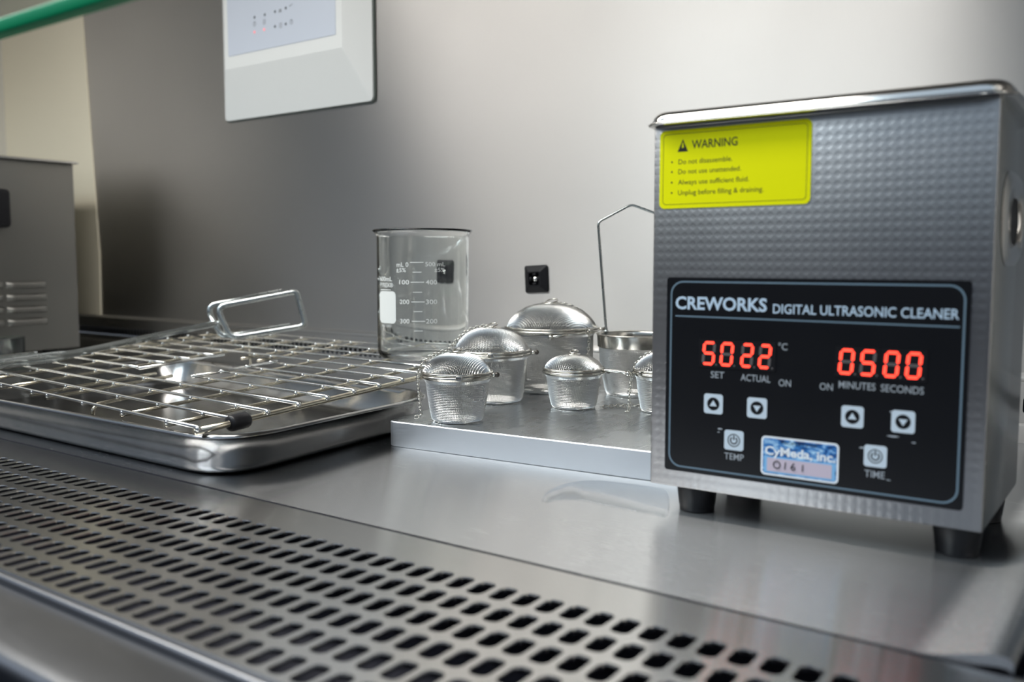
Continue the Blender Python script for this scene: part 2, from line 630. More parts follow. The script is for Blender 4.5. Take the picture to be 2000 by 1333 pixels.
# slotted return-air strip along the foot of the back wall
mb = MB()
yf = YB - 0.006
z0, z1 = 0.0150, 0.0470
ps = 0.0082
nslots = int((XR - XL) / ps)
hw, hz0, hz1 = 0.0028, 0.0225, 0.0350
for i in range(nslots):
    a = XL + i * ps
    b = a + ps
    c = 0.5 * (a + b)
    hole = rrect(c - hw, hz0, c + hw, hz1, 0.0024, 3)
    k = len(hole)
    outer = []
    for px_, pz_ in hole:
        dx, dz = px_ - c, pz_ - 0.5 * (z0 + z1)
        tx = (ps / 2) / abs(dx) if abs(dx) > 1e-9 else 1e9
        tz = ((z1 - z0) / 2) / abs(dz) if abs(dz) > 1e-9 else 1e9
        t_ = min(tx, tz)
        outer.append((c + dx * t_, 0.5 * (z0 + z1) + dz * t_))
    vs = [(p[0], yf, p[1]) for p in outer] + [(p[0], yf, p[1]) for p in hole] + [(p[0], yf + 0.002, p[1]) for p in hole]
    fs = []
    for q in range(k):
        q2 = (q + 1) % k
        fs.append((q, q2, k + q2, k + q))
        fs.append((k + q, k + q2, 2 * k + q2, 2 * k + q))
    mb.add(vs, fs, 0)
    # the four corner triangles that the radial fan leaves open
    for cx_, cz_ in ((a, z0), (b, z0), (b, z1), (a, z1)):
        o1 = min((p for p in outer if abs(p[1] - cz_) < 1e-6), key=lambda p: abs(p[0] - cx_))
        o2 = min((p for p in outer if abs(p[0] - cx_) < 1e-6), key=lambda p: abs(p[1] - cz_), default=None)
        if o2:
            mb.add([(o1[0], yf, o1[1]), (cx_, yf, cz_), (o2[0], yf, o2[1])], [(0, 1, 2)], 0)
mb.extrude_profile([(YB + 0.002, 0.0535), (YB - 0.0035, 0.0525), (yf - 0.0006, 0.0500), (yf - 0.0008, 0.0478), (yf, 0.0470)], XL, XR, 0, True)
mb.extrude_profile([(yf, 0.0150), (yf - 0.0012, 0.0142), (yf - 0.002, 0.0128), (yf - 0.0022, 0.0)], XL, XR, 0, True)
mb.extrude_profile([(YB + 0.03, 0.060), (YB + 0.03, -0.02)], XL, XR, 1)
structure(mb.build('baseboard_back', [M['wall'], M['plenum']], uvfun=lambda c: (c.z, c.x)))

# front sill below and before the grille
mb = MB()
prof = [(GF - 0.0005, -0.0025), (GF - 0.0012, -0.0006), (GF - 0.0026, -0.0002), (GF - 0.0040, -0.0008), (GF - 0.0048, -0.0020), (GF - 0.0050, -0.0042),
        (-0.270, -0.0044), (-0.276, -0.0047), (-0.282, -0.0051), (-0.288, -0.0057), (-0.2925, -0.0064), (-0.2945, -0.0072), (-0.2958, -0.0084), (-0.2966, -0.0105),
        (-0.297, -0.014), (-0.297, -0.055), (-0.297, -0.25)]
mb.extrude_profile(prof, XL, XR, 0, True, 4)
structure(mb.build('trim_1', M['sill'], auto=50))
# dark strip added to stand for shade in the open joint before the grille
mb = MB()
mb.box((0.5 * (XL + XR), SEAM - 0.0009, -0.0013), (XR - XL, 0.0024, 0.0018))
structure(mb.build('trim_4', M['gapshade']))
# plenum below the grille
mb = MB()
mb.add([(XL, GF, -0.055), (XR, GF, -0.055), (XR, SEAM + 0.03, -0.055), (XL, SEAM + 0.03, -0.055),
        (XL, GF, -0.003), (XR, GF, -0.003), (XR, SEAM + 0.03, -0.003), (XL, SEAM + 0.03, -0.003)],
       [(0, 1, 2, 3), (0, 4, 5, 1), (3, 2, 6, 7), (0, 3, 7, 4), (1, 5, 6, 2)])
structure(mb.build('trim_2', M['plenum']))

# sash glass above the opening, with its green edge
mb = MB()
SB = 0.2285
mb.box((0.5 * (XL + XR), -0.262, 0.5 * (SB + 0.006 + ZC)), (XR - XL, 0.006, ZC - SB - 0.006))
win = structure(mb.build('window_1', M['sash']))
mb = MB()
mb.box((0.5 * (XL + XR), -0.262, SB + 0.003), (XR - XL, 0.0066, 0.0060), 0.0012, 2)
mb.build('edge_strip', M['greenedge'], win)['label'] = 'green polished lower edge'

# ================================================================ INTAKE GRILLE
mb = MB()
SP, RP, Y1, SH = 0.01164, 0.0197, -0.1478, -0.0437
hx, hy = 0.0042, 0.0075
rows = 6
gx0 = -0.18805 + math.ceil((-1.0 + 0.18805) / SP) * SP
ncol = int((0.40 - gx0) / SP)


def gpt(x, y, z):
    return (x + SH * (y - Y1), y, z)


hole0 = rrect(-hx, -hy, hx, hy, 0.0033, 4)
hole_in = rrect(-hx + 0.0002, -hy + 0.0002, hx - 0.0002, hy - 0.0002, 0.0031, 4)
kk = len(hole0)
outer0 = []
for px_, py_ in hole0:
    tx = (SP / 2) / abs(px_) if abs(px_) > 1e-9 else 1e9
    ty = (RP / 2) / abs(py_) if abs(py_) > 1e-9 else 1e9
    t_ = min(tx, ty)
    outer0.append((px_ * t_, py_ * t_))
corner_tris = []
for cx_, cy_ in ((-SP / 2, -RP / 2), (SP / 2, -RP / 2), (SP / 2, RP / 2), (-SP / 2, RP / 2)):
    o1 = min((p for p in outer0 if abs(p[1] - cy_) < 1e-7), key=lambda p: abs(p[0] - cx_))
    o2 = min((p for p in outer0 if abs(p[0] - cx_) < 1e-7), key=lambda p: abs(p[1] - cy_))
    corner_tris.append((o1, (cx_, cy_), o2))
for r_ in range(rows):
    cy = Y1 - RP * r_
    for i in range(ncol):
        cx = gx0 + SP * i
        vs = [gpt(cx + p[0], cy + p[1], 0) for p in outer0]
        vs += [gpt(cx + p[0], cy + p[1], 0) for p in hole0]
        vs += [gpt(cx + p[0], cy + p[1], -0.0007) for p in hole_in]
        vs += [gpt(cx + p[0], cy + p[1], -0.0020) for p in hole_in]
        fs = []
        for q in range(kk):
            q2 = (q + 1) % kk
            for lv in range(3):
                fs.append((lv * kk + q, lv * kk + q2, (lv + 1) * kk + q2, (lv + 1) * kk + q))
        mb.add(vs, fs, 0, False)
        for tri in corner_tris:
            mb.add([gpt(cx + p[0], cy + p[1], 0) for p in tri], [(0, 1, 2)], 0)
xa, xb = gx0 - SP / 2, gx0 + SP * (ncol - 0.5)
ya, yb = Y1 + RP / 2, Y1 - RP * (rows - 0.5)
se = SEAM - 0.0018
mb.add([gpt(xa, ya, 0), gpt(xb, ya, 0), (xb, se - 0.001, 0), (xa, se - 0.001, 0), (xb, se, -0.001), (xa, se, -0.001), (xb, se, -0.004), (xa, se, -0.004)],
       [(0, 1, 2, 3), (3, 2, 4, 5), (5, 4, 6, 7)])
mb.add([gpt(xa, yb, 0), gpt(xb, yb, 0), (xb, GF, 0), (xa, GF, 0), (xb, GF - 0.0006, -0.001), (xa, GF - 0.0006, -0.001), (xb, GF - 0.0006, -0.003), (xa, GF - 0.0006, -0.003)],
       [(0, 3, 2, 1), (3, 5, 4, 2), (5, 7, 6, 4)])
for sx_, ex in ((xa, XL), (xb, XR)):
    mb.add([gpt(sx_, ya, 0), gpt(sx_, yb, 0), (sx_, GF, 0), (ex, GF, 0), (ex, se - 0.001, 0), (sx_, se - 0.001, 0)], [(0, 1, 2, 3, 4, 5)])
tag(mb.build('intake_grille', M['grille'], uvfun=lambda c: (c.y, c.x)), 'long stainless front grille with six rows of oblong air slots', 'grille')

# ================================================================ ULTRASONIC CLEANER
W_, BZ, BH, BD = 0.165, 0.01672, 0.1925, 0.112
cl = thing('ultrasonic_cleaner', 'stainless ultrasonic cleaner with black digital front panel and yellow warning sticker', 'cleaner', (0, 0, 0), 0.01614)
F = Matrix(((1, 0, 0, 0), (0, 0, -1, 0), (0, 1, 0, BZ), (0, 0, 0, 1)))   # (u, v, out) on the front face -> local


def onface(mbx, depth=0.0):
    return F @ Matrix.Translation((0, 0, depth))


mb = MB()
mb.box((W_ / 2, BD / 2, BZ + BH / 2), (W_, BD, BH), 0.0009, 2, 0)
body = mb.build('body', [M['case'], M['caseplain']], cl)
for p in body.data.polygons:
    if abs(p.normal.y + 1) > 0.05 and abs(p.normal.x) > 0.5:
        p.material_index = 1
# rim: rolled flange round the tank mouth and the basin inside
mb = MB()
zt = BZ + BH
prof = [(-0.001, -0.0005), (0.0046, 0.0002), (0.0060, 0.0008), (0.0063, 0.0014), (0.0058, 0.0019), (0.0042, 0.0021)]
prof += [(-0.0016 + 0.0056 * math.cos(R(a)), 0.0021 + 0.0056 * math.sin(R(a))) for a in range(5, 91, 8)]
prof += [(-0.005, 0.0077), (-0.0085, 0.0072), (-0.0105, 0.0050), (-0.0110, 0.0), (-0.0125, -0.085), (-0.018, -0.092)]
loops = []
for off, z in prof:
    loops.append([(p[0], p[1], zt + z) for p in rrect(-off, -off, W_ + off, BD + off, max(0.0015, 0.0085 + off), 6)])
n_ = len(loops[0])
vs = [p for lp in loops for p in lp]
fs = []
for k in range(len(loops) - 1):
    for q in range(n_):
        q2 = (q + 1) % n_
        fs.append((k * n_ + q, k * n_ + q2, (k + 1) * n_ + q2, (k + 1) * n_ + q))
fs.append(tuple((len(loops) - 1) * n_ + q for q in range(n_)))
mb.add(vs, fs, 0, True)
mb.build('tank_rim', M['polish'], cl)['label'] = 'polished rolled tank rim'
for fx, fy in ((0.0185, 0.0215), (W_ - 0.0135, 0.0215), (0.0185, BD - 0.02), (W_ - 0.0135, BD - 0.02)):
    mb = MB()
    mb.lathe([(0.0, BZ), (0.0113, BZ), (0.0114, BZ - 0.001), (0.0099, 0.0034), (0.0096, 0.0030), (0.0096, 0.0006), (0.0088, 0), (0, 0)], 32, (fx, fy, 0))
    mb.build('foot', M['rubber'], cl, auto=40)
# side handle plate on the right face
mb = MB()
Sd = Matrix(((0, 0, 1, W_), (1, 0, 0, 0), (0, 1, 0, 0), (0, 0, 0, 1)))    # (y, z, out)
out_ = rrect(0.013, 0.136, 0.083, 0.180, 0.0215, 10)
inn_ = rrect(0.030, 0.146, 0.066, 0.168, 0.0108, 10)
mid_ = rrect(0.017, 0.140, 0.079, 0.176, 0.0178, 10)
nn = len(out_)
vs = [(*p, 0.0003) for p in out_] + [(*p, 0.0022) for p in mid_] + [(*p, 0.0016) for p in inn_] + [(*p, -0.004) for p in inn_]
fs = []
for k in range(3):
    for q in range(nn):
        q2 = (q + 1) % nn
        fs.append((k * nn + q, k * nn + q2, (k + 1) * nn + q2, (k + 1) * nn + q))
mb.add(vs, fs, 0, True, Sd)
mb.poly(inn_, 0.0002, 1, Sd, 0.0003)
mb.build('side_handle', [M['polish'], M['blackplastic']], cl)

# warning sticker
mb = MB()
mb.poly(rrect(0.0036, 0.1493, 0.0840, 0.1900, 0.0030), 0.00025, 0, onface(0), 0.0001)
mb.ringpoly(rrect(0.0055, 0.1513, 0.0821, 0.1881, 0.0020), rrect(0.0058, 0.1516, 0.0818, 0.1878, 0.0018), 0.00005, 1, onface(0), 0.00035)
mb.add([(0.0138, 0.1786, 0.0004), (0.0197, 0.1786, 0.0004), (0.01675, 0.1851, 0.0004)], [(0, 1, 2)], 2, False, onface(0))
mb.add([(0.01645, 0.1832, 0.00045), (0.01615, 0.1806, 0.00045), (0.01735, 0.1806, 0.00045), (0.01705, 0.1832, 0.00045)][::-1], [(0, 1, 2, 3)], 0, False, onface(0))
put_text(mb, 'WARNING', 0.0218, 0.0467, 0.1798, 0.1841, 2, 0.0004, 0.012, onface(0))
for s_, y_, x1_ in (('Do not disassemble.', 0.1722, 0.0440), ('Do not use unattended.', 0.1671, 0.0487), ('Always use sufficient fluid.', 0.1616, 0.0530), ('Unplug before filling & draining.', 0.1562, 0.0606)):
    put_text(mb, s_, 0.0144, x1_, y_, y_ + 0.0025, 2, 0.0004, 0.0, onface(0))
    mb.poly(circle(0.0107, y_ + 0.0013, 0.0005, 10), 0.00003, 2, onface(0), 0.0004)
mb.build('warning_sticker', [M['yellow'], M['olive'], M['ink']], cl)['label'] = 'yellow WARNING sticker'

# control panel
mb = MB()
mb.poly(rrect(0.0092, 0.0092, 0.1567, 0.1130, 0.0016, 4), 0.0009, 0, onface(0), 0.0001)
panel = mb.build('control_panel', M['panelblack'], cl)
panel['label'] = 'glossy black keypad overlay'
ZP = 0.0010
mb = MB()
mb.ringpoly(rrect(0.0114, 0.0114, 0.1547, 0.1112, 0.0070, 8), rrect(0.0123, 0.0123, 0.1538, 0.1103, 0.0062, 8), 0.00004, 0, onface(0), ZP)
mb.poly([(0.0143, 0.0922), (0.1525, 0.0919), (0.1525, 0.0927), (0.0143, 0.0930)], 0.00004, 0, onface(0), ZP)
mb.build('border_line', M['panelline'], panel)
zt_ = ZP + 0.00005
mb = MB()
put_text(mb, 'CREWORKS', 0.0143, 0.0641, 0.0962, 0.1030, 0, zt_, 0.028, onface(0))
put_text(mb, 'DIGITAL ULTRASONIC CLEANER', 0.0672, 0.1521, 0.0956, 0.1003, 0, zt_, 0.012, onface(0))
mb.build('title_lettering', M['panelgrey'], panel)
for nm_, words in (('temperature_lettering', (('SET', 0.0386, 0.0627, 0.0074), ('ACTUAL', 0.0590, 0.0624, 0.0155), ('ON', 0.0741, 0.0611, 0.0062), ('\u00b0C', 0.0727, 0.0792, 0.0046))),
                   ('timer_lettering', (('ON', 0.0945, 0.0609, 0.0063), ('MINUTES', 0.1089, 0.0625, 0.0170), ('SECONDS', 0.1292, 0.0624, 0.0188))),
                   ('temperature_caption', (('TEMP', 0.0485, 0.0207, 0.0105),)),
                   ('timer_caption', (('TIME', 0.1183, 0.0209, 0.0092),))):
    mb = MB()
    for s_, xc, yc, wd in words:
        put_text(mb, s_, xc - wd / 2, xc + wd / 2, yc - 0.0017, yc + 0.0017, 0, zt_, 0.004, onface(0))
    mb.build(nm_, M['panelsmall'], panel)
# seven segment displays
SEGS = {'0': 'abcdef', '1': 'bc', '2': 'abged', '5': 'afgcd', '6': 'afgedc'}


def seg_display(txt, x0, x1, y0, y1):
    mbx = MB()
    mbx.poly([(x0 - 0.0007, y0 - 0.0012), (x1 + 0.0007, y0 - 0.0012), (x1 + 0.0007, y1 + 0.0012), (x0 - 0.0007, y1 + 0.0012)], 0.0003, 0, onface(0), ZP)
    cw = (x1 - x0) / 2
    zz = ZP + 0.00032
    for i, ch in enumerate(txt):
        gx0_, gx1_ = x0 + i * cw + 0.0017, x0 + (i + 1) * cw - 0.0021
        hh = y1 - y0
        ym = 0.5 * (y0 + y1)
        t = 0.00145
        sl = 0.0006
        g = 0.0003

        def hseg(yc):
            return [(gx0_ + g, yc), (gx0_ + t / 2 + g, yc + t / 2), (gx1_ - t / 2 - g, yc + t / 2), (gx1_ - g, yc), (gx1_ - t / 2 - g, yc - t / 2), (gx0_ + t / 2 + g, yc - t / 2)]

        def vseg(xc, ya_, yb_):
            return [(xc, ya_ + g), (xc + t / 2, ya_ + t / 2 + g), (xc + t / 2, yb_ - t / 2 - g), (xc, yb_ - g), (xc - t / 2, yb_ - t / 2 - g), (xc - t / 2, ya_ + t / 2 + g)]
        ta, tb = y0 + t / 2, y1 - t / 2
        xl, xr = gx0_ + t / 2 - 0.0005, gx1_ - t / 2 + 0.0005
        segs = {'a': hseg(tb), 'g': hseg(ym), 'd': hseg(ta), 'b': vseg(xr, ym, tb), 'c': vseg(xr, ta, ym), 'f': vseg(xl, ym, tb), 'e': vseg(xl, ta, ym)}
        for k, pts in segs.items():
            pts = [(p[0] + (p[1] - ym) / hh * sl * 1.6, p[1]) for p in pts]
            mbx.poly(pts, 0.00006, 2 if k in SEGS[ch] else 1, onface(0), zz)
        mbx.poly(circle(gx1_ + 0.0011, ta - 0.0002, 0.0005, 10), 0.00006, 1, onface(0), zz)
    return mbx.build('digit_display', [M['display'], M['segoff'], M['segon']], panel)


seg_display('50', 0.0290, 0.0487, 0.0675, 0.0800)
seg_display('22', 0.0500, 0.0686, 0.0675, 0.0800)
seg_display('05', 0.0990, 0.1188, 0.0675, 0.0800)
seg_display('00', 0.1196, 0.1390, 0.0675, 0.0800)


def button(xc, yc, kind):
    mbx = MB()
    h = 0.0052
    mbx.poly(rrect(xc - h, yc - h, xc + h, yc + h, 0.0014, 5), 0.00025, 0, onface(0), ZP)
    z = ZP + 0.00026
    if kind in 'ud':
        mbx.poly(circle(xc, yc, 0.0034), 0.00004, 1, onface(0), z)
        k = 1 if kind == 'u' else -1
        tri = [(xc - 0.0020, yc - 0.0012 * k), (xc + 0.0020, yc - 0.0012 * k), (xc, yc + 0.0020 * k)]
        mbx.add([(*p, z + 0.00008) for p in (tri if k > 0 else tri[::-1])], [(0, 1, 2)], 0, False, onface(0))
    else:
        mbx.ringpoly(circle(xc, yc, 0.0034), circle(xc, yc, 0.0029), 0.00004, 1, onface(0), z)
        a0 = 125
        arc_o = [(xc + 0.0021 * math.cos(R(a0 + 290 * i / 20)), yc + 0.0021 * math.sin(R(a0 + 290 * i / 20))) for i in range(21)]
        arc_i = [(xc + 0.0014 * math.cos(R(a0 + 290 * i / 20)), yc + 0.0014 * math.sin(R(a0 + 290 * i / 20))) for i in range(21)]
        mbx.add([(*p, z + 0.00004) for p in arc_o] + [(*p, z + 0.00004) for p in arc_i], [(i, i + 1, 22 + i, 21 + i) for i in range(20)], 1, False, onface(0))
        mbx.add([(xc - 0.00035, yc + 0.0002, z + 0.00005), (xc + 0.00035, yc + 0.0002, z + 0.00005), (xc + 0.00035, yc + 0.0026, z + 0.00005), (xc - 0.00035, yc + 0.0026, z + 0.00005)], [(0, 1, 2, 3)], 1, False, onface(0))
    return mbx.build('button', [M['buttonface'], M['panelblack']], panel)


for xc, yc, k in ((0.0367, 0.0473, 'u'), (0.0602, 0.0473, 'd'), (0.1073, 0.0474, 'u'), (0.1302, 0.0473, 'd'), (0.0483, 0.0293, 'p'), (0.1184, 0.0296, 'p')):
    button(xc, yc, k)
# worn white specks beside the buttons
for xc, yc, a, b in ((0.0405, 0.0345, 0.0016, 0.0005), (0.0398, 0.0327, 0.0008, 0.0003), (0.1260, 0.0400, 0.0028, 0.0004), (0.1350, 0.0380, 0.0012, 0.0003), (0.1120, 0.0330, 0.0012, 0.0005), (0.1245, 0.0190, 0.0013, 0.0003), (0.1250, 0.0515, 0.0010, 0.0004)):
    pts = [(xc + a * math.cos(R(t)) * random.uniform(0.7, 1.1), yc + b * math.sin(R(t)) * random.uniform(0.6, 1.2)) for t in range(0, 360, 30)]
    mb = MB()
    mb.poly(pts, 0.00003, 0, onface(0), ZP)
    mb.build('scuff', M['panelsmall'], panel)

# asset label stuck on the panel
mb = MB()
lx0, lx1, ly0, ly1 = 0.0629, 0.1016, 0.0137, 0.0336
mb.poly(rrect(lx0, ly0, lx1, ly1, 0.0022, 5), 0.0002, 0, onface(0), ZP)
mb.poly(rrect(lx0 + 0.0010, ly0 + 0.0010, lx1 - 0.0010, ly1 - 0.0010, 0.0014, 5), 0.00005, 1, onface(0), ZP + 0.0002)
mb.poly([(lx0 + 0.0016, ly0 + 0.0014), (lx1 - 0.0016, ly0 + 0.0014), (lx1 - 0.0016, ly0 + 0.0098), (lx0 + 0.0016, ly0 + 0.0098)], 0.00003, 4, onface(0), ZP + 0.00025)
mb.poly([(lx0 + 0.0032, ly0 + 0.0022), (lx1 - 0.0032, ly0 + 0.0022), (lx1 - 0.0032, ly0 + 0.0090), (lx0 + 0.0032, ly0 + 0.0090)], 0.00005, 2, onface(0), ZP + 0.00029)
put_text(mb, 'PROPERTY OF', lx0 + 0.0105, lx1 - 0.0105, ly1 - 0.0034, ly1 - 0.0017, 3, ZP + 0.0003, 0.0, onface(0))
put_text(mb, 'CyMeda, inc.', lx0 + 0.0020, lx1 - 0.0015, ly0 + 0.0104, ly0 + 0.0149, 0, ZP + 0.0003, 0.03, onface(0))
lab = mb.build('asset_label', [M['labelwhite'], M['bluewater'], M['labelblank'], M['ink'], M['lightblue']], cl)
lab['label'] = 'blue asset label with handwritten number'
mb = MB()
bx, by, hh = lx0 + 0.0066, ly0 + 0.0040, 0.0036
zh = -(ZP + 0.00045)


def ink(pts):
    mb.tube([(p[0], zh, p[1] + BZ) for p in pts], 0.00027, 5)


ink([(bx + 0.0017 + 0.0017 * math.cos(R(t)), by + hh / 2 + hh / 2 * math.sin(R(t))) for t in range(80, 441, 20)])
ink([(bx + 0.0058, by), (bx + 0.0061, by + hh)])
ink([(bx + 0.0104, by + hh), (bx + 0.0092, by + hh * 0.55), (bx + 0.0089, by + 0.0009), (bx + 0.0098, by), (bx + 0.0109, by + 0.0006), (bx + 0.0108, by + 0.0015), (bx + 0.0098, by + 0.0017), (bx + 0.0090, by + 0.0010)])
ink([(bx + 0.0146, by), (bx + 0.0148, by + hh * 0.95)])
mb.build('handwriting', M['ink'], lab)

# ================================================================ SECOND MACHINE AT THE FAR LEFT
bxm = -1.0965
mc = thing('bench_machine', 'dark grey steel machine with side vents standing at the far left of the cabinet', 'machine', (bxm, 0.279, 0))
mb = MB()
mb.box((-0.15, -0.125, 0.010 + 0.1345), (0.30, 0.25, 0.269), 0.0015, 2)
mb.build('body', M['greymachine'], mc)
mb = MB()
prof = [(0.0, 0.0), (0.007, 0.0005), (0.0085, 0.0016), (0.0070, 0.0030), (0.003, 0.0042), (-0.006, 0.0048), (-0.012, 0.0040), (-0.013, 0.0)]
loops = [[(p[0], p[1], 0.279 + z) for p in rrect(-0.30 - o_, -0.25 - o_, 0 + o_, 0 + o_, 0.010, 5)] for o_, z in prof]
n_ = len(loops[0])
fs = []
for k in range(len(loops) - 1):
    for q in range(n_):
        q2 = (q + 1) % n_
        fs.append((k * n_ + q, k * n_ + q2, (k + 1) * n_ + q2, (k + 1) * n_ + q))
fs.append(tuple((len(loops) - 1) * n_ + q for q in range(n_)))
mb.add([p for lp in loops for p in lp], fs, 0, True)
mb.build('lid', M['polish'], mc)
for zc in (0.1043, 0.0868, 0.0694, 0.0519):
    for ya_, yb_ in ((-0.1030, -0.0475), (-0.163, -0.1075)):
        mb = MB()
        path = []
        nseg = 10
        vs, fs = [], []
        for i in range(nseg + 1):
            t = i / nseg
            y = ya_ + (yb_ - ya_) * t
            k = min(1, math.sin(PI * min(t, 1 - t) / 0.30)) if min(t, 1 - t) < 0.15 else 1
            for j in range(7):
                a = PI * j / 6
                vs.append((0.0052 * k * math.sin(a) + 0.0002, y, zc + 0.0047 * math.cos(a)))
        for i in range(nseg):
            for j in range(6):
                fs.append((i * 7 + j, (i + 1) * 7 + j, (i + 1) * 7 + j + 1, i * 7 + j + 1))
        mb.add(vs, fs, 0, True)
        mb.build('vent_louvre', M['greymachine'], mc)
mb = MB()
mb.box((0.006, -0.150, 0.2105), (0.016, 0.106, 0.053), 0.006, 3)
mb.build('grip', M['blackplastic'], mc)['label'] = 'black side grip'
for fx, fy in ((-0.03, -0.03), (-0.27, -0.03), (-0.03, -0.22), (-0.27, -0.22)):
    mb = MB()
    mb.lathe([(0, 0.0102), (0.012, 0.0102), (0.010, 0), (0, 0)], 20, (fx, fy, 0))
    mb.build('foot', M['rubber'], mc)

# small glass dish in front of it, at the edge of the view
mb = MB()
mb.lathe([(0, 0.0), (0.020, 0.0), (0.0215, 0.0015), (0.022, 0.035), (0.0228, 0.036), (0.0205, 0.036), (0.0198, 0.0025), (0, 0.002)], 40)
tag(mb.build('glass_dish', M['dishglass'], None, (-1.047, 0.150, 0)), 'small clear glass dish standing against the grey machine at far left', 'dish')

# ================================================================ CONTROL BOX ON THE BACK WALL
cb = thing('wall_control_box', 'white slope-sided control box with pale blue keypad fixed to the back wall', 'control box', (-0.6885, YB, 0.40))
yf_ = -0.0245
x0_, x1_, zb_, zt2 = -0.1385, 0.1385, -0.0745, 0.26
fx0, fx1, fz0, fz1 = -0.1085, 0.1100, -0.0135, 0.235
mb = MB()
back = rrect(x0_, zb_, x1_, zt2, 0.006, 4)
front = rrect(fx0, fz0, fx1, fz1, 0.0015, 4)
nb_ = len(back)
vs = [(p[0], 0, p[1]) for p in back] + [(p[0], -0.004, p[1]) for p in back] + [(p[0], yf_, p[1]) for p in front]
fs = []
for k in range(2):
    for q in range(nb_):
        q2 = (q + 1) % nb_
        fs.append((k * nb_ + q, k * nb_ + q2, (k + 1) * nb_ + q2, (k + 1) * nb_ + q))
fs.append(tuple(2 * nb_ + q for q in range(nb_)))
mb.add(vs, fs, 0)
mb.build('housing', M['whiteplastic'], cb)
mb = MB()
bo = rrect(x0_ - 0.0016, zb_ - 0.0016, x1_ + 0.0016, zt2 + 0.0016, 0.007, 4)
bi = rrect(x0_ + 0.004, zb_ + 0.004, x1_ - 0.004, zt2 - 0.004, 0.004, 4)
Bk = Matrix(((1, 0, 0, 0), (0, 0, -1, 0), (0, 1, 0, 0), (0, 0, 0, 1)))
mb.ringpoly(bo, bi, 0.0022, 0, Bk, 0.0)
mb.build('gasket', M['gasket'], cb)
mb = MB()
Bf = Matrix(((1, 0, 0, 0), (0, 0, -1, yf_), (0, 1, 0, 0), (0, 0, 0, 1)))
kx0, kx1, kz0, kz1 = fx0 + 0.008, fx1 - 0.010, fz0 + 0.016, fz1 - 0.012
mb.poly(rrect(kx0, kz0, kx1, kz1, 0.001, 3), 0.0006, 0, Bf, 0.0)
zz = 0.0007


def cbpt(px, py):
    """where a point seen on the keypad lies, from its place between the keypad's corners"""
    d = Vector(((px - 1000) / FPX, 1, -(py - 666.5) / FPX))
    rot = Matrix.Rotation(YAW, 3, 'Z') @ Matrix.Rotation(PITCH, 3, 'X')
    r = rot @ d
    t = (YB + yf_ - CAM.y) / r.y
    p = CAM + r * t
    return p.x + 0.6885, p.z - 0.40


keypad = mb.build('keypad', M['labelpanel'], cb)
mb = MB()
for px, py in ((498, 34), (518, 29), (538, 23), (559, 16), (538, 52), (559, 47)):
    x, z = cbpt(px, py)
    mb.poly(circle(x, z, 0.0018, 12), 0.00005, 0, Bf, zz)
for px, py, k in ((498, 47, 0), (517, 43, 1), (548, 21, 2), (569, 12, 3), (549, 50, 1), (570, 43, 0)):
    x, z = cbpt(px, py)
    if k == 0:
        mb.ringpoly(circle(x, z, 0.0030, 14), circle(x, z, 0.0022, 14), 0.00005, 1, Bf, zz)
        mb.poly([(x - 0.0004, z - 0.001), (x + 0.0004, z - 0.001), (x + 0.0004, z + 0.0034), (x - 0.0004, z + 0.0034)], 0.00005, 1, Bf, zz)
    elif k == 1:
        mb.ringpoly(rrect(x - 0.0024, z - 0.003, x + 0.0024, z + 0.003, 0.001, 3), rrect(x - 0.0016, z - 0.0022, x + 0.0016, z + 0.0022, 0.0006, 3), 0.00005, 1, Bf, zz)
        mb.poly([(x - 0.0024, z - 0.0003), (x + 0.0024, z - 0.0003), (x + 0.0024, z + 0.0003), (x - 0.0024, z + 0.0003)], 0.00005, 1, Bf, zz)
    elif k == 2:
        mb.poly([(x - 0.003, z - 0.002), (x + 0.003, z - 0.002), (x + 0.002, z + 0.002), (x - 0.002, z + 0.002)], 0.00005, 1, Bf, zz)
    else:
        mb.poly([(x - 0.003, z - 0.0005), (x + 0.003, z + 0.0015), (x + 0.003, z + 0.0025), (x - 0.003, z + 0.0008)], 0.00005, 1, Bf, zz)
mb.build('symbols', [M['greyink'], M['paleink']], keypad)
for px, py in ((498, 63), (517, 58)):
    x, z = cbpt(px, py)
    mb = MB()
    mb.poly(circle(x, z, 0.0017, 14), 0.0003, 0, Bf, zz)
    mb.build('indicator_light', M['redlamp'], keypad)

